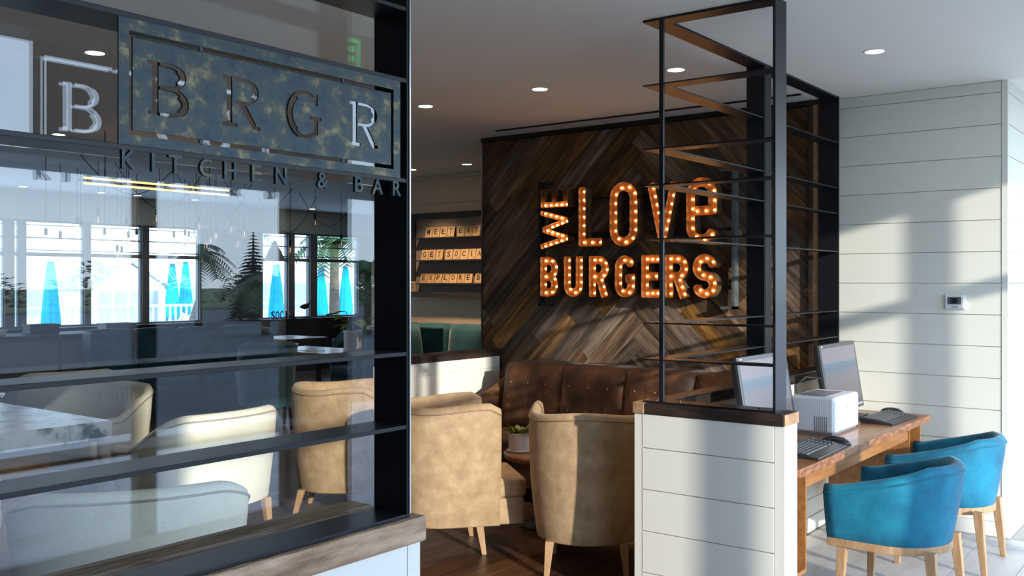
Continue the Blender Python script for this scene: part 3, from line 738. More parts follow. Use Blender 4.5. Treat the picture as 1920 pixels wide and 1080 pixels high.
bc = tub_chair('tub_chair', 'turquoise velvet tub chair on oak legs at the keyboard beside the low wall', M['blue'], M['blue'], .64, .56, .30, .35, blue_top, .065, .47, lg, 'turquoise chairs at the computer desk', ring=True, taper=.055, seat_front=.006)
bc.location = (-1.352, 4.945, 0); bc.rotation_euler = (0, 0, PI / 2)
copy_tree(bc, loc=(-1.352, 5.945, 0), rz=PI / 2, label='turquoise velvet tub chair on oak legs beside the white shiplap wall corner')

def tan_top(s): a = abs(s - .5) * 2; return .885 + .012 * math.cos(a * 7) - .03 * max(0, (a - .93) / .07)
lg = [(-.20, -.20, -.015, -.05), (.20, -.20, .015, -.05), (-.20, .20, -.01, .03), (.20, .20, .01, .03)]
tc1 = tub_chair('tub_chair', 'tan suede tub chair beside the steel shelving end post', M['tan'], M['tanpipe'], .66, .62, .31, .18, tan_top, .06, .43, lg, 'tan suede tub chairs', seat_front=.17, taper=.045, bulge=.012)
tc1.location = (-3.87, 4.36, 0); tc1.rotation_euler = (0, 0, math.radians(-40))
copy_tree(tc1, loc=(-2.95, 4.575, 0), rz=math.radians(31), label='tan suede tub chair partly hidden behind the white low wall')
copy_tree(tc1, loc=(-5.05, 4.62, 0), rz=math.radians(-55), label='tan suede tub chair seen through the storefront glass beside the white partition')

def cream_top(s): a = abs(s - .5) * 2; return .84 - .20 * max(0, min(1, (a - .34) / .46)) ** 1.5
cc = tub_chair('tub_chair', 'cream leather tub chair with its back close to the storefront glass', M['cream'], M['creamdark'], .86, .62, .20, .26, cream_top, .065, .46, [(-.28, -.22, -.01, -.03), (.28, -.22, .01, -.03), (-.28, .24, 0, .02), (.28, .24, 0, .02)], 'cream leather tub chairs', seat_front=.04, taper=.05)
cc.location = (-3.47, 2.10, 0); cc.rotation_euler = (0, 0, math.radians(60))
copy_tree(cc, loc=(-5.02, 3.52, 0), rz=math.radians(93), label='cream leather tub chair at the corner of the marble table before the dark floor')
copy_tree(cc, loc=(-5.30, 1.96, 0), rz=math.radians(-4), label='cream leather tub chair tucked under the near side of the marble table')
cp = tub_chair('tub_chair', 'cream leather tub chair with pleated inner back across the marble table', M['cream'], M['creamdark'], .80, .62, .20, .26, cream_top, .065, .46, [(-.28, -.22, -.01, -.03), (.28, -.22, .01, -.03), (-.28, .24, 0, .02), (.28, .24, 0, .02)], 'cream leather tub chairs', seat_front=.04, taper=.05, pleats=True)
cp.location = (-6.77, 3.80, 0); cp.rotation_euler = (0, 0, math.radians(196))
copy_tree(cc, loc=(-8.2, 4.3, 0), rz=math.radians(80), label='cream leather tub chair further back behind the pleated chair')
# marble table
mt = thing('dining_table', 'dining table with a thick veined marble top on a wooden block base', 'table', (-6.2, 2.78, 0))
box('table_top', M['marble'], mt, -.80, .74, -.36, .40, .65, .76, bevel=.008)
box('sub_top', M['greyplastic'], mt, -.70, .62, -.30, .32, .60, .65)
box('base', M['deskapron'], mt, -.45, .35, -.22, .22, 0, .60, bevel=.006)

# ------------------------------------------------------------------ sofa
sf = thing('sofa', 'brown distressed suede sofa with buttoned back panels below the marquee sign', 'sofa', (-3.60, 6.05, 0))
X = lambda v: v + 3.60
def pillow(x0, x1, y0, y1, z0, z1, nx=14, nz=12):
    rows = []
    for k_ in range(nz + 1):
        v = k_ / nz; row = []
        for i in range(nx + 1):
            u = i / nx; b_ = (1 - abs(2 * u - 1) ** 6) * (1 - abs(2 * v - 1) ** 7)
            zz = z0 + (z1 - z0) * v - .018 * abs(2 * u - 1) ** 4 * (v > .6) * (v - .6) / .4
            row.append((x0 + (x1 - x0) * u, y0 + .06 * (1 - b_) + .10 * v, zz))
        rows.append(row)
    b = MB(); b.grid(rows)
    back = [[(p[0], y1, p[2]) for p in r] for r in rows]; b.grid(back)
    for r, q in ((rows[0], back[0]), (rows[-1], back[-1])): b.grid([r, q])
    b.grid([[r[0] for r in rows], [r[0] for r in back]]); b.grid([[r[-1] for r in rows], [r[-1] for r in back]])
    bmesh.ops.remove_doubles(b.b, verts=b.b.verts, dist=.0005)
    return b
edg = [-4.79, -4.225, -3.66, -3.095, -2.53]
for i in range(4):
    p = pillow(X(edg[i]) + .004, X(edg[i + 1]) - .004, .0, .46, .40, .955).build('back_panel', M['brown'], sf, smooth=True)
    for zz in (.62, .80):
        for u in (.2, .5, .8):
            if i < 3: MB().ball((X(edg[i]) + u * .56, .045 + (zz - .4) / .585 * .10 - .04, zz), .008, 8, 5, (1, .5, 1)).build('button', M['button'], p, smooth=True)
box('seat_cushion', M['brown'], sf, X(-4.78), X(-3.67), -.46, .12, .30, .44, bevel=.03); box('seat_cushion', M['brown'], sf, X(-3.66), X(-2.54), -.46, .12, .30, .44, bevel=.03)
box('seat_base', M['brown'], sf, X(-4.80), X(-2.50), -.44, .46, .10, .31, bevel=.01)
def arm(xc, sgn):
    rows = []
    for k_ in range(15):
        u = k_ / 14; y_ = .46 - .94 * u; zt = .66 + .295 * (1 - min(1, u / .75)) ** 1.8
        out = -.10 * u * sgn; r = .045; sec = [(-r, .12), (-r, zt - r)]
        for q in range(1, 6): sec.append((-r * math.cos(q * PI / 6), zt - r + r * math.sin(q * PI / 6)))
        sec += [(r, zt - r), (r, .12)]
        rows.append([(xc + out + a, y_, z) for a, z in sec])
    MB().grid(rows, close_v=True, caps=True).build('arm', M['brown'], sf, smooth=True)
arm(X(-4.845), 1); arm(X(-2.475), 0)
for lx in (-4.6, -2.6):
    for ly in (-.36, .36): MB().frustum((X(lx), ly, 0), .035, .035, (X(lx), ly, .11), .05, .05).build('leg', M['oak'], sf)
# round table with planter
rt = thing('round_table', 'low round wooden table between the tan chairs and the sofa', 'table', (-3.62, 5.22, 0))
MB().lathe([(.02, .445), (.33, .445), (.34, .455), (.34, .475), (.33, .485), (.02, .485)], 40).build('table_top', M['deskwood'], rt)
MB().lathe([(.22, 0), (.22, .012), (.04, .03), (.03, .06), (.03, .445)], 24).build('pedestal', M['blackm'], rt, smooth=True)
def planter(name, label, loc, r, h, leaf_fn, mleaf):
    t = thing(name, label, 'plant', loc)
    MB().lathe([(r * .9, 0), (r * 1.0, .004), (r * 1.0, h * .10), (r * .94, h * .13), (r * .93, h * .9), (r * .99, h * .93), (r * .99, h), (r * .88, h), (r * .86, h * .82), (.005, h * .8)], 32).build('pot', M['pot'], t, smooth=False, bevel=0)
    MB().lathe([(.005, h * .80), (r * .87, h * .81), (r * .87, h * .84), (.005, h * .86)], 20).build('soil', M['soil'], t)
    leaf_fn(t, r, h, mleaf); return t
def leafmesh(b, base, d, L, wd, curl=.3, n=5):
    d = Vector(d).normalized(); side = d.cross(Vector((0, 0, 1)))
    if side.length < .05: side = Vector((1, 0, 0))
    side.normalize(); up = side.cross(d); rows = []
    for i in range(n + 1):
        u = i / n; c = Vector(base) + d * L * u + up * (curl * L * (u - u * u * 1.6)); ww_ = wd * math.sin(PI * min(.98, .06 + u * .92)) ** .8
        rows.append([c - side * ww_ + up * .25 * ww_, c, c + side * ww_ + up * .25 * ww_])
    b.grid(rows)
def succulent(t, r, h, ml):
    rnd = random.Random(3)
    for k_ in range(34):
        a = rnd.random() * 2 * PI; rr = r * .75 * rnd.random() ** .5; b = MB()
        el = rnd.uniform(.3, 1.4); leafmesh(b, (rr * math.cos(a), rr * math.sin(a), h * .82), (math.cos(a) * math.cos(el), math.sin(a) * math.cos(el), math.sin(el)), rnd.uniform(.05, .105), rnd.uniform(.014, .024))
        b.build('leaf', ml, t, smooth=True, rec=False)
planter('potted_plant', 'small white pot with a yellow green succulent on the low round table', (-3.80, 5.07, .485), .078, .125, succulent, M['leaf2'])
def bigleaf(t, r, h, ml):
    rnd = random.Random(5)
    for k_ in range(13):
        a = rnd.random() * 2 * PI; el = rnd.uniform(.75, 1.45); L = rnd.uniform(.12, .34)
        tip = Vector((math.cos(a) * math.cos(el) * L, math.sin(a) * math.cos(el) * L, h * .8 + math.sin(el) * L))
        MB().tube([(0, 0, h * .8), tip * .5 + Vector((0, 0, h * .45)), tip], .005, 5).build('stem', ml, t, smooth=True)
        b = MB(); leafmesh(b, tip, (math.cos(a), math.sin(a), -.15), rnd.uniform(.13, .2), rnd.uniform(.04, .065), .2); b.build('leaf', ml, t, smooth=True, rec=False)

# ------------------------------------------------------------------ desk
dk = thing('computer_desk', 'long built-in wooden computer desk along the low wall', 'desk', (-1.92, 5.34, 0))
dx, dy = 1.92, -5.34
box('desk_top', M['deskwood'], dk, XS + .015 + dx, -1.60 + dx, 4.226 + dy, 6.455 + dy, .720, .755)
box('front_edge', M['deskedge'], dk, -1.602 + dx, -1.594 + dx, 4.226 + dy, 6.456 + dy, .716, .755, bevel=.003)
box('end_edge', M['deskedge'], dk, XS + .015 + dx, -1.60 + dx, 6.454 + dy, 6.460 + dy, .716, .755)
box('apron', M['deskapron'], dk, -1.675 + dx, -1.65 + dx, 4.436 + dy, 6.162 + dy, .632, .721)
for y0, y1 in ((4.235, 4.434), (6.164, 6.42)):
    b = MB(); z0, z1 = .238, .721; X0, X1 = -2.14 + dx, -1.642 + dx; a, c = y0 + dy, y1 + dy
    b.box(X0, X1, a, a + .016, z0, z1).box(X0, X1, c - .016, c, z0, z1).box(X0, X1, a + .016, c - .016, z0, z0 + .02).box(X0, X0 + .012, a + .016, c - .016, z0 + .02, z1)
    b.build('tower_cubby', M['deskapron'], dk)
box('wall_cleat', M['deskapron'], dk, XS + .015 + dx, XS + .05 + dx, 4.226 + dy, 6.45 + dy, .66, .721)
# monitors
def monitor(label, y0, y1, xb):
    t = thing('monitor', label, 'monitor', (xb, (y0 + y1) / 2, .755), group='monitors on the computer desk')
    hw = (y1 - y0) / 2; ti = math.radians(9)
    body = MB().box(-.035, 0, -hw, hw, 0, .43).build('casing', M['blackplastic'], t, bevel=.008)
    bez = MB().box(0, .004, -hw + .003, hw - .003, .003, .427).build('bezel', M['bezel'], body)
    MB().box(.004, .0055, -hw + .028, hw - .028, .062, .405).build('screen_picture', M['screen'], body)
    MB().box(.0055, .0062, -hw + .036, -hw + .058, .413, .420).build('badge', M['paper'], body)
    for k_ in range(3): MB().box(.004, .0058, hw - .12 + k_ * .035, hw - .105 + k_ * .035, .022, .032).build('button', M['paper'], body)
    body.location = (0, 0, .035); body.rotation_euler = (0, -ti, 0)
    MB().prism([(-.03, 0), (.02, 0), (-.05, .2), (-.075, .2)], 'y', -.05, .05).build('stand', M['blackplastic'], t)
    MB().box(-.10, .09, -.14, .14, 0, .012).build('foot', M['blackplastic'], t, bevel=.004)
    return t
monitor('black monitor showing a beach picture, behind the front leg of the steel screen', 4.56, 5.22, -1.99)
monitor('black monitor showing a beach picture, beside the white printer and the shiplap wall', 5.74, 6.40, -1.99)
# printer
pr = thing('printer', 'white desktop laser printer between the two monitors', 'printer', (-1.925, 5.475, .755))
MB().box(-.125, .125, -.215, .215, .012, .205).build('body', M['plastic'], pr, bevel=.012, seg=3)
box('base', M['greyplastic'], pr, -.115, .115, -.205, .205, 0, .013)
box('front_door', M['plastic'], pr, .1245, .1275, -.205, .205, .075, .19, bevel=.001); box('paper_tray', M['plastic'], pr, .1245, .1275, -.205, .205, .016, .071, bevel=.001)
box('output_slot', M['greyplastic'], pr, -.10, .06, -.15, .15, .2045, .2065)
for k_ in range(7): box('vent_slat', M['greyplastic'], pr, .02 + k_ * .011, .024 + k_ * .011, -.2165, -.2145, .02, .10)
for k_ in range(7): box('rib', M['paper'], pr, .02 + k_ * .011, .024 + k_ * .011, -.2165, -.2145, .104, .185)
box('emblem', M['greyplastic'], pr, .1275, .1282, -.004, .008, .13, .15); box('model_mark', M['greyplastic'], pr, .1275, .1280, -.15, -.09, .085, .089)
# keyboards, mice
def keyboard(label, x, y, rz):
    t = thing('keyboard', label, 'keyboard', (x, y, .755), rz, 'keyboards on the computer desk')
    MB().prism([(-.085, 0), (.105, 0), (.105, .010), (.055, .018), (-.085, .032)], 'y', -.23, .23).build('body', M['blackplastic'], t, bevel=.003)
    b = MB()
    for r in range(6):
        for k_ in range(21):
            if k_ in (15, 18): continue
            y_ = -.215 + k_ * .0205; x_ = -.075 + r * .021; z_ = .031 - (x_ + .085) * .10
            b.frustum((x_ + .009, y_ + .009, z_ - .004), .018, .018, (x_ + .009, y_ + .009, z_ + .006), .013, .013)
    o = b.build('keys', M['bezel'], t); o['kind'] = 'stuff'
    return t
keyboard('black keyboard in front of the monitor nearest the low wall', -1.72, 4.72, math.radians(2))
keyboard('black keyboard near the far end of the desk by the shiplap wall', -1.745, 6.08, math.radians(-3))
def mouse(label, x, y, rz):
    t = thing('mouse', label, 'mouse', (x, y, .755), rz, 'mice on the computer desk'); rows = []
    for i in range(9):
        u = i / 8; L = .075 * (2 * u - 1); w_ = .036 * (1 - abs(2 * u - 1) ** 3.2) ** .5 + .002; h_ = .040 * (1 - abs(2 * u - .9) ** 2.4 * .9) ** .6 if abs(2 * u - .9) < 1.03 else .006
        rows.append([(L, w_ * math.cos(PI * q / 8), max(0, h_ * math.sin(PI * q / 8))) for q in range(9)])
    MB().grid(rows, close_v=True, caps=True).build('body', M['blackplastic'], t, smooth=True)
    MB().lathe([(.007, -.003), (.008, 0), (.007, .003)], 12).build('scroll_wheel', M['greyplastic'], t).location = (.035, 0, .034)
    return t
mouse('black mouse beyond the end of the near keyboard', -1.70, 5.02, .1)
mouse('black mouse beyond the end of the far keyboard', -1.80, 6.38, .1)
tag(MB().tube([(-2.02, 5.70, 1.02), (-2.10, 5.66, 1.03), (-2.14, 5.60, .98), (-2.12, 5.585, .9), (-2.08, 5.66, .86), (-2.06, 5.72, .86)], .004, 6).build('cable', M['blackplastic'], None, smooth=True), 'loop of black cable behind the white printer', 'cable')
tag(MB().tube([(-1.83, 6.02, .76), (-1.88, 5.95, .757), (-1.86, 5.85, .757), (-1.95, 5.74, .757)], .003, 6).build('cable', M['blackplastic'], None, smooth=True), 'thin black keyboard cable on the desk beside the printer', 'cable')
# thermostat
th_ = thing('thermostat', 'small white thermostat with grey display on the shiplap wall', 'thermostat', (-1.492, YB - .001, 1.47))
box('backplate', M['plastic'], th_, -.063, .063, -.012, .0, -.048, .048, bevel=.003); box('casing', M['plastic'], th_, -.055, .055, -.024, -.012, -.043, .043, bevel=.004)
box('display', M['bezel'], th_, -.040, .040, -.0252, -.0235, -.016, .030); box('lcd', M['blackplastic'], th_, -.018, .016, -.0258, -.025, -.008, .022)
for k_ in (-.032, .030):
    for z in (-.006, .014): box('button', M['greyplastic'], th_, k_ - .005, k_ + .005, -.0258, -.025, z - .004, z + .004)
box('logo', M['greyplastic'], th_, -.018, .022, -.0245, -.0238, -.034, -.029)

# ------------------------------------------------------------------ downlights
def downlight(label, x, y, power, z=ZC):
    t = thing('downlight', label, 'downlight', (x, y, z), group='recessed downlights in the ceiling')
    MB().lathe([(.050, -.003), (.062, -.004), (.064, 0), (.050, 0)], 24, ring=True).build('trim_ring', M['plastic'], t)
    MB().lathe([(.002, -.002), (.050, -.002), (.050, 0), (.002, 0)], 24).build('lens', M['downlight'], t)
    if power:
        l_ = bpy.data.lights.new('downlight_beam', 'SPOT'); l_.energy = power; l_.spot_size = 1.7; l_.spot_blend = .7; l_.color = (1, .74, .48); l_.shadow_soft_size = .05
        o = bpy.data.objects.new('downlight_beam', l_); COL.objects.link(o); o.parent = t; o.location = (0, 0, -.02)
for lb, x_, y_, pw in (('recessed downlight in the ceiling nearest the passage left of the timber wall', -4.69, 5.13, 42), ('recessed downlight in the ceiling before the centre of the timber wall', -3.68, 5.13, 42), ('recessed downlight in the ceiling seen through the steel screen', -2.70, 5.15, 36), ('recessed downlight in the lobby ceiling above the computer desk', -1.62, 5.40, 12),
                       ('recessed downlight above the booths before the letter board', -6.66, 7.94, 120), ('recessed downlight above the booths beside the shelving post', -7.47, 7.94, 120)):
    downlight(lb, x_, y_, pw)
for x_, y_ in ((-12.9, 6.235), (-12.9, 7.335), (-12.9, 7.896), (-12.9, 8.867), (-12.9, 11.203), (-5.045, 2.831), (-8.089, 4.213)):
    downlight('recessed downlight in the dining room ceiling seen through the storefront glass', x_, y_, 14)

# ------------------------------------------------------------------ letter board on the far wall
lb = thing('letter_board', 'framed fabric board with three black ledges on the beige wall', 'board', (-6.95, 8.515, 1.42))
BX0, BX1 = -7.98, -5.92
box('backing', M['linen'], lb, BX0 + .06 + 6.95, BX1 - .06 + 6.95, -.03, 0, .05, .95)
for a in ((BX0, BX1, 0, .06), (BX0, BX1, .93, .99), (BX0, BX0 + .07, .06, .93), (BX1 - .07, BX1, .06, .93)): box('frame_rail', M['cap'], lb, a[0] + 6.95, a[1] + 6.95, -.085 if a[2] == 0 else -.05, 0, a[2], a[3])
for z in (2.118, 1.852, 1.580): box('ledge', M['blackm'], lb, BX0 + .13 + 6.95, BX1 - .10 + 6.95, -.115, -.03, z - 1.434, z - 1.42)
TW = .110
def ltile(ch, x, z, where, y=8.459, tilt=-.21):
    t = thing('letter_tile', ('wooden letter tile reading %s %s' % (ch, where)).replace(' ,', ','), 'tile', (x, y, z), group='wooden letter tiles on the board'); t.rotation_euler = (tilt, 0, 0)
    o = box('block', M['tileface'], t, 0, TW - .003, -.012, .0, 0, .122, bevel=.003)
    me = font_mesh(ch, .046 if ch != 'I' else .012, .064, .002); l_ = link('letter', me, M['blackm'], t); l_.location = (.026 if ch != 'I' else .042, -.0135, .036)
    box('score_mark', M['blackm'], t, .074, .082, -.0128, -.0119, .016, .026)
    return t
ORD = ('first', 'second', 'third', 'fourth', 'fifth', 'sixth', 'seventh')
for z, x0, txt in ((2.118, -7.735, ('MEET', 'EAT')), (1.852, -7.80, ('GET', 'SOCIAL')), (1.580, -7.815, ('EXPLORE', 'BAR'))):
    x_ = x0
    for word in txt:
        for k_, ch in enumerate(word): ltile(ch, x_, z, ', the %s letter of %s on a board ledge' % (ORD[k_], word)); x_ += TW + .005
        x_ += .035
ltile('O', -7.995, 1.48, 'standing on the bottom rail before the board frame', y=8.464, tilt=0)

# ------------------------------------------------------------------ booths and dining furniture
def booth(label, x0, x1, y, ht, rz=0):
    t = thing('booth_bench', label, 'booth', ((x0 + x1) / 2, y, 0), rz, group='teal booth benches'); hw = (x1 - x0) / 2
    n = max(2, round(hw * 2 / .55))
    for i in range(n): pillow(-hw + i * 2 * hw / n + .003, -hw + (i + 1) * 2 * hw / n - .003, -.05, .22, .42, ht, 8, 8).build('back_panel', M['teal'], t, smooth=True)
    box('seat', M['teal'], t, -hw, hw, -.45, .06, .30, .46, bevel=.03); box('plinth', M['blackm'], t, -hw, hw, -.42, .2, 0, .30)
    for s_ in (-1, 1): box('side_panel', M['teal'], t, min(s_ * hw, s_ * (hw + .05)), max(s_ * hw, s_ * (hw + .05)), -.2, .2, .30, ht - .03, bevel=.02)
    return t
booth('teal velvet booth bench along the beige wall below the letter board', -8.3, -5.6, 8.2, 1.12)
booth('teal velvet booth bench end seen over the white partition cap', -7.3, -6.62, 7.3, 1.15, math.radians(90))
booth('long teal booth bench facing the sea windows', 8.2, 10.4, 8.6, 1.02, 0)
for o in [o for o in COL.objects if o.name.startswith('booth_bench') and o.location.x > 0]: o.location = (-10.75, 7.2, 0); o.rotation_euler = (0, 0, math.radians(75))
def wood_table(label, x, y, rz, w_, d_):
    t = thing('dining_table', label, 'table', (x, y, 0), rz)
    box('table_top', M['deskwood'], t, -w_ / 2, w_ / 2, -d_ / 2, d_ / 2, .72, .755, bevel=.004)
    MB().lathe([(.24, 0), (.24, .012), (.045, .03), (.035, .06), (.035, .72)], 20).build('pedestal', M['blackm'], t, smooth=True)
    return t
wood_table('long wooden dining table holding a white planter', -9.15, 8.05, 0, 1.4, .8)
wood_table('wooden dining table near the sea windows', -11.6, 9.6, 0, .9, .8)
planter('potted_plant', 'large leafy plant in a white ceramic pot on the long wooden table', (-8.60, 8.12, .755), .125, .25, bigleaf, M['leaf'])
def plate(label, x, y, z):
    t = thing('plate', label, 'plate', (x, y, z), group='plates on the tables'); MB().lathe([(.005, .004), (.07, .004), (.12, .016), (.122, .014), (.075, 0), (.005, 0)], 24).build('dish', M['pot'], t, smooth=True)
tag(box('menu', M['paper'], None, -9.2, -8.95, 7.78, 7.98, .755, .760), 'white paper menu lying beside the white planter', 'menu')
tag(MB().lathe([(.02, 0), (.085, .01), (.10, .07), (.094, .07), (.08, .018), (.01, .012)], 24, (-9.55, 7.95, .755)).build('bowl', M['pot'], None, smooth=True), 'white bowl on the long wooden table', 'bowl')
def teal_top(s): a = abs(s - .5) * 2; return .95 - .24 * max(0, min(1, (a - .4) / .5)) ** 1.4
tl = tub_chair('tub_chair', 'teal velvet dining chair beside the long wooden table', M['teal'], M['teal'], .62, .58, .28, .25, teal_top, .06, .46, [(-.22, -.2, 0, -.03), (.22, -.2, 0, -.03), (-.22, .2, 0, .03), (.22, .2, 0, .03)], 'teal dining chairs', taper=.04, leg_m='cap')
tl.location = (-8.5, 6.75, 0); tl.rotation_euler = (0, 0, math.radians(60))
copy_tree(tl, loc=(-11.0, 10.5, 0), rz=math.radians(80), label='teal velvet dining chair in front of the sea windows')
copy_tree(tl, loc=(-9.45, 9.05, 0), rz=math.radians(175), label='teal velvet dining chair behind the white planter')
# service counter and things on it
ct = thing('service_counter', 'dark service counter below the sea windows', 'counter', (-11.75, 5.4, 0))
box('carcass', M['dark'], ct, -.3, .3, -2.6, 2.2, 0, .92); box('worktop', M['cap'], ct, -.34, .34, -2.64, 2.24, .92, .96, bevel=.005)
for k_ in range(6): box('door', M['greyplastic'], ct, .30, .312, -2.56 + k_ * .79, -1.82 + k_ * .79, .06, .88, bevel=.003)
for lbl, x_, y_, w_, d_, h_, m_ in (('dark metal tray box on the service counter', -11.75, 6.9, .22, .42, .10, 'greyplastic'), ('low black crate on the service counter', -11.75, 5.9, .2, .36, .12, 'blackm'), ('small orange box on the counter end', -11.75, 4.2, .2, .24, .10, 'capend'), ('white napkin stack on the service counter', -11.75, 5.3, .16, .30, .07, 'paper')):
    t = thing('box', lbl, 'box', (x_, y_, .96)); box('body', M[m_], t, -w_ / 2, w_ / 2, -d_ / 2, d_ / 2, 0, h_, bevel=.006); box('rim', M[m_], t, -w_ / 2 - .01, w_ / 2 + .01, -d_ / 2 - .01, d_ / 2 + .01, h_ - .02, h_, bevel=.003)
# wading bird and SOCIAL lettering on the sill
bd = thing('bird_figurine', 'small dark wading bird figurine on the window sill', 'figurine', (-13.30, 11.40, .956))
rows = []
for y_, z_, ry, rz_ in ((-.13, .19, .005, .005), (-.09, .20, .03, .03), (-.02, .20, .045, .05), (.05, .22, .04, .045), (.09, .255, .02, .022), (.10, .29, .016, .016), (.115, .31, .02, .02), (.135, .31, .012, .012), (.20, .295, .002, .002)):
    rows.append([(ry * math.cos(q * PI / 5), y_, z_ + rz_ * math.sin(q * PI / 5)) for q in range(10)])
MB().grid(rows, close_v=True, caps=True).build('body', M['cap'], bd, smooth=True)
for y_ in (-.01, .02): MB().tube([(0, y_, .02), (0, y_, .17)], .004, 6).build('leg', M['blackm'], bd)
box('base', M['cap'], bd, -.05, .05, -.09, .09, 0, .02)
sw = thing('social_letters', 'black letters spelling SOCIAL standing on the window sill', 'letters', (-13.2, 10.55, .955))
for k_, ch in enumerate('SOCIAL'):
    me = font_mesh(ch, .075 if ch != 'I' else .02, .14, .012); o = link('letter', me, M['blackm'], sw); o.rotation_euler = (0, 0, PI / 2); o.location = (0, .02 + k_ * .093 + (.03 if ch == 'I' else 0), 0)

# ------------------------------------------------------------------ pendant bulbs, chandelier bar
F_ = 1808.; C_, S_ = math.cos(YAW), math.sin(YAW)
def where(px, py, Xp):   # a spot of the room, found once by measuring the photograph
    u = (px - 960) / F_; d = (u * C_ - S_, u * S_ + C_, (528 - py) / F_); t = Xp / d[0]
    return (d[0] * t, d[1] * t, 1.6 + d[2] * t)
pend = [(86, 455, 1), (113, 459, 0), (145, 431, 0), (151, 436, 0), (184, 416, 0), (196, 453, 0), (220, 483, 1), (228, 485, 0), (237, 435, 0), (241, 458, 1), (256, 452, 1), (293, 414, 0), (299, 441, 0), (326, 457, 0), (347, 453, 0), (354, 455, 0), (368, 440, 1), (373, 428, 0), (388, 464, 0), (395, 454, 0), (405, 446, 1), (433, 434, 0), (458, 442, 0), (446, 461, 0), (544, 472, 1), (591, 421, 0), (640, 458, 0)]
bm_ = MB().lathe([(.004, 0), (.012, -.004), (.02, -.03), (.032, -.07), (.034, -.09), (.026, -.115), (.004, -.13)], 14); bmesh.ops.recalc_face_normals(bm_.b, faces=bm_.b.faces)
me_e = bpy.data.meshes.new('bulb'); bm_.b.to_mesh(me_e); bm_.b.free(); me_e.materials.append(M['bulbglass'])
bm_ = MB().lathe([(.004, 0), (.015, -.004), (.017, -.02), (.017, -.19), (.004, -.20)], 14); bmesh.ops.recalc_face_normals(bm_.b, faces=bm_.b.faces)
me_t = bpy.data.meshes.new('bulb'); bm_.b.to_mesh(me_t); bm_.b.free(); me_t.materials.append(M['bulbglass'])
for n, (px, py, tb) in enumerate(pend):
    p = where(px, py, -9.6 - (n % 4) * .35)
    t = thing('pendant_bulb', ('clear tube filament bulb' if tb else 'clear pear-shaped filament bulb') + ' hanging on a black cord in the dining room', 'pendant', (p[0], p[1], p[2] + .08), group='tube pendant bulbs' if tb else 'pear pendant bulbs')
    link('bulb', me_t if tb else me_e, None, t, smooth=True)
    MB().lathe([(.006, .07), (.016, .06), (.017, .0), (.010, -.008)], 10).build('socket', M['blackm'], t, smooth=True)
    H_ = ZC - p[2] - .08; MB().tube([(0, 0, .06), (0, 0, H_)], .0035, 5).build('cord', M['blackm'], t)
    MB().tube([(0, 0, -.03), (.004, 0, -.06), (-.004, 0, -.09)], .003, 5).build('filament', M['filament'], t)
for n, (px, py) in enumerate(((150, 345), (215, 345), (330, 350), (420, 352), (560, 365), (480, 360))):
    a = where(px, py, -9.2 - .35 * n); q = [Vector((a[0], a[1] + u * 1.1, ZC + .003 - (.36 + .1 * (n % 3)) * math.sin(PI * u))) for u in [i / 12 for i in range(13)]]
    tag(MB().tube(q, .004, 5).build('hanging_cord', M['blackm'], None, smooth=True), 'black cord looped in a swag below the dining room ceiling', 'cord', 'swagged pendant cords')
pl = where(515, 488, -10.4); t = thing('pendant_lamp', 'grey bell-shaped metal pendant lamp before the sea windows', 'pendant', pl)
MB().lathe([(.14, 0), (.138, .01), (.11, .07), (.085, .13), (.05, .18), (.03, .24), (.02, .26), (.012, .25), (.026, .20), (.075, .125), (.13, .005)], 24, ring=True).build('lamp_shade', M['hutroof'], t, smooth=True)
MB().tube([(0, 0, .25), (0, 0, ZC - pl[2])], .005, 6).build('cord', M['blackm'], t)
a = where(150, 338, -7.6); b_ = where(430, 362, -7.6)
t = thing('linear_pendant', 'long warm glowing linear pendant with two lit tubes in the dining room', 'pendant', (a[0], (a[1] + b_[1]) / 2, a[2]))
hw = (b_[1] - a[1]) / 2
box('housing', M['blackm'], t, -.03, .03, -hw, hw, .0, .012)
for z in (-.022, .022): MB().tube([(.02, -hw + .02, z), (.02, hw - .02, z)], .0085, 8).build('lit_tube', M['warmtube'], t, smooth=True)
for y_ in (-hw * .7, hw * .7): MB().tube([(0, y_, .01), (0, y_, ZC - a[2])], .004, 5).build('suspension_rod', M['blackm'], t)

# ------------------------------------------------------------------ exit sign (hangs behind the camera's right, seen in the glass)
ex = thing('exit_sign', 'hanging green lit exit sign under the lobby ceiling', 'sign', (0.05, 3.42, 2.69))
box('panel', M['exitpanel'], ex, -.006, .006, -.22, .16, 0, .15); box('canopy', M['plastic'], ex, -.04, .04, -.24, .18, .15, .17)
f = MB(); f.box(-.0075, -.006, -.04, .06, .0, .15); f.build('green_field', M['exit'], ex)
me = font_mesh('E', .06, .12, .002); o = link('letter', me, M['exitpanel'], ex); o.rotation_euler = (0, 0, -PI / 2); o.location = (-.0095, .04, .015)
MB().prism([(-.17, .075), (-.13, .11), (-.13, .09), (-.08, .09), (-.08, .06), (-.13, .06), (-.13, .04)], 'x', -.0085, -.006).build('arrow', M['exit'], ex)

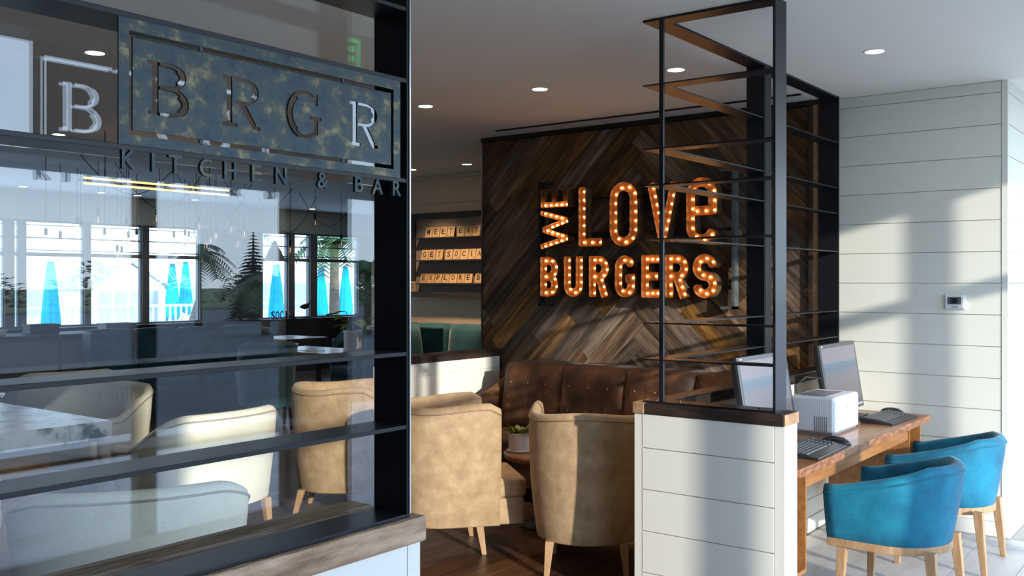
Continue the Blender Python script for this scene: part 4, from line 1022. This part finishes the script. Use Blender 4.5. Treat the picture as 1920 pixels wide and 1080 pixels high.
# ------------------------------------------------------------------ sea side terrace
rl = thing('terrace_railing', 'white terrace railing of slim balusters before the sea', 'railing', (-20.5, 10, -.02))
box('handrail', M['deckwhite'], rl, -.05, .05, -9, 14, 1.02, 1.08); box('bottom_rail', M['deckwhite'], rl, -.03, .03, -9, 14, .10, .14)
bm_ = MB().box(-.018, .018, -.018, .018, .14, 1.02); me = bpy.data.meshes.new('baluster'); bm_.b.to_mesh(me); bm_.b.free(); me.materials.append(M['deckwhite'])
for k_ in range(150): link('baluster', me, None, rl).location = (0, -8.9 + k_ * .15, 0)
for k_ in range(9): box('post', M['deckwhite'], rl, -.06, .06, -9 + k_ * 2.85, -8.88 + k_ * 2.85, 0, 1.12)
def umbrella(label, x, y, s):
    t = thing('beach_umbrella', label, 'umbrella', (x, y, -.02), group='closed turquoise umbrellas on the terrace')
    MB().tube([(0, 0, 0), (0, 0, 2.75 * s)], .025, 8).build('pole', M['deckwhite'], t)
    MB().lathe([(.28, 0), (.28, .06), (.05, .10)], 16).build('base', M['greyplastic'], t)
    rows = []
    for k_ in range(9):
        u = k_ / 8; z = (2.5 - 1.75 * u) * s; r = (.06 + .15 * u ** .8 + (-.02 if k_ == 8 else 0)) * s
        rows.append([((r * (1 + .22 * math.cos(8 * q * PI / 16))) * math.cos(q * PI / 16), r * (1 + .22 * math.cos(8 * q * PI / 16)) * math.sin(q * PI / 16), z - .08 * u * math.cos(3 * q * PI / 16)) for q in range(32)])
    MB().grid(rows, close_v=True, caps=True).build('canopy', M['umb'], t, smooth=True)
    rows = [[(r * s * (1 + .3 * math.cos(5 * q * PI / 10)) * math.cos(q * PI / 10), r * s * (1 + .3 * math.cos(5 * q * PI / 10)) * math.sin(q * PI / 10), z * s) for q in range(20)] for r, z in ((.26, 2.52), (.17, 2.44), (.09, 2.52), (.04, 2.62))]
    MB().grid(rows, close_v=True, caps=True).build('top_vent', M['umbtop'], t, smooth=True)
for lbl, px, Xp, s in (('closed turquoise umbrella near the white hut', 95, -18.6, .82), ('closed turquoise umbrella beside the leaning palm trunk', 323, -22.5, .85), ('closed turquoise umbrella just behind the leaning palm trunk', 348, -25.5, .9), ('closed turquoise umbrella behind the SOCIAL letters', 518, -17.8, .82), ('closed turquoise umbrella behind the window pier by the bird figurine', 602, -19.7, .82), ('closed turquoise umbrella behind the planter leaves', 648, -19, .82)):
    p = where(px, 540, Xp); umbrella(lbl, p[0], p[1], s)
p = where(208, 540, -26); ht = thing('beach_hut', 'small white board hut with grey gable roof on the beach', 'hut', (p[0], p[1], -.62))
box('walls', M['deckwhite'], ht, -1.0, 1.0, -1.1, 1.1, 0, 2.1)
for s_ in (-1, 1):
    MB().prism([(s_ * 1.25, 2.0), (0, 2.75), (0, 2.83), (s_ * 1.25, 2.08)], 'x', -1.1, 1.1).build('roof_slope', M['hutroof'], ht)
MB().prism([(-1.1, 2.1), (1.1, 2.1), (0, 2.72)], 'x', -.98, .98).build('gable', M['deckwhite'], ht)
for k_ in range(4): box('shutter', M['hutroof'], ht, 1.0, 1.03, -.95 + k_ * .48, -.58 + k_ * .48, 1.0, 1.95)
for k_ in range(3): box('hatch', M['greyplastic'], ht, 1.0, 1.02, -.75 + k_ * .6, -.55 + k_ * .6, .35, .65)
# ------------------------------------------------------------------ trees
def frond(b, base, az, el, L, leaf):
    pts = []
    for i in range(9):
        u = i / 8; pts.append(Vector(base) + Vector((math.cos(az) * math.cos(el) * L * u, math.sin(az) * math.cos(el) * L * u, math.sin(el) * L * u - .75 * L * u * u)))
    side = Vector((-math.sin(az), math.cos(az), 0))
    for i in range(8):
        a, c = pts[i], pts[i + 1]; b.face((a - side * .012, a + side * .012, c + side * .008, c - side * .008))
        for k_ in (0, .5):
            q = a.lerp(c, k_); l_ = leaf * (.5 + .8 * math.sin(PI * (i + k_ + .5) / 9)); tan = (c - a).normalized()
            for s_ in (-1, 1):
                tip = q + side * s_ * l_ + tan * l_ * .5 - Vector((0, 0, l_ * .35)); b.face((q, q + tan * .07, tip))
def palm(label, x, y, h_, L, z0=-.6, lean=(0, 0), n=22, seed=1):
    rnd = random.Random(seed); t = thing('palm_tree', label, 'tree', (x, y, z0))
    pts = [(lean[0] * (i / 8) ** 1.3, lean[1] * (i / 8) ** 1.3, h_ * i / 8) for i in range(9)]
    MB().tube(pts, [.15 - .05 * i / 8 for i in range(9)], 10).build('trunk', M['bark'], t, smooth=True)
    for k_ in range(n):
        b = MB(); frond(b, pts[-1], k_ * 2.4 + rnd.random() * .5, rnd.uniform(-.1, 1.1), L * rnd.uniform(.8, 1.1), L * .28); b.build('frond', M['leaf'], t, rec=False)
p = where(627, 540, -17.8); palm('slender palm tree on the terrace behind the window by the plant', p[0], p[1], 2.55, 1.25, -.02, seed=2)
p = where(352, 540, -18.6); palm('leaning palm tree on the terrace', p[0], p[1], 3.1, 1.1, -.02, lean=(.3, 1.0), seed=3)
# street side, mirrored in the storefront glass
def street(px, tt): u = (px - 960) / F_; return (2 * XG - (u * C_ - S_) * tt, (u * S_ + C_) * tt)
def conifer(label, x, y, h_):
    t = thing('conifer_tree', label, 'tree', (x, y, -.05)); rnd = random.Random(9)
    MB().tube([(0, 0, 0), (0, 0, h_ * .97)], [.16, .02], 8).build('trunk', M['bark'], t)
    for k_ in range(26):
        u = k_ / 25; b = MB(); z = h_ * (.08 + .9 * u); R = h_ * .30 * (1 - u) ** .8 + .12
        for q in range(15):
            a = q * 2 * PI / 15 + k_ + rnd.random() * .2; r_ = R * rnd.uniform(.75, 1.1); d = Vector((math.cos(a), math.sin(a), 0)); sd = Vector((-d.y, d.x, 0)); c = Vector((0, 0, z))
            b.face((c, c + d * r_ * .5 + sd * r_ * .22 - Vector((0, 0, .06)), c + d * r_ - Vector((0, 0, r_ * .28)), c + d * r_ * .5 - sd * r_ * .22 - Vector((0, 0, .06))))
        b.build('branch_whorl', M['darkleaf'], t, rec=False)
x_, y_ = street(475, 42); conifer('dark pointed conifer across the road, mirrored in the glass', x_, y_, 3.9)
for n, (px, tt, hh) in enumerate(((372, 36, 2.7), (498, 30, 1.5), (690, 30, 2.0))):
    x_, y_ = street(px, tt); palm(('tall palm tree across the road, mirrored in the glass', 'low bushy palm across the road beside the conifer', 'low palm across the road near the end of the glass')[n], x_, y_, hh, 1.5, -.05, seed=10 + n)
def bush(label, x, y, r, h_, seed, n=260, m='darkleaf'):
    t = thing('shrub', label, 'shrub', (x, y, -.05), group='shrubs across the road'); rnd = random.Random(seed); b = MB()
    for k_ in range(n):
        a = rnd.random() * 2 * PI; e_ = math.asin(rnd.random()); rr = rnd.uniform(.7, 1)
        p = (r * rr * math.cos(a) * math.cos(e_), r * rr * math.sin(a) * math.cos(e_), h_ * (.08 + .9 * math.sin(e_) * rr)); leafmesh(b, p, (math.cos(a), math.sin(a), .4), .30 * min(r, 1.5), .11 * min(r, 1.5), .2, 2)
    o = b.build('foliage', M[m], t, rec=False); o['kind'] = 'stuff'
    MB().tube([(0, 0, 0), (0, 0, h_ * .6)], .06, 6).build('stem', M['bark'], t)
for n in range(9):
    bush('rounded dark shrub in the hedge row across the road', 48 + (n % 2) * 1.2, 18 + n * 5.4, 2.2, 1.9 + .5 * (n % 3), 20 + n)
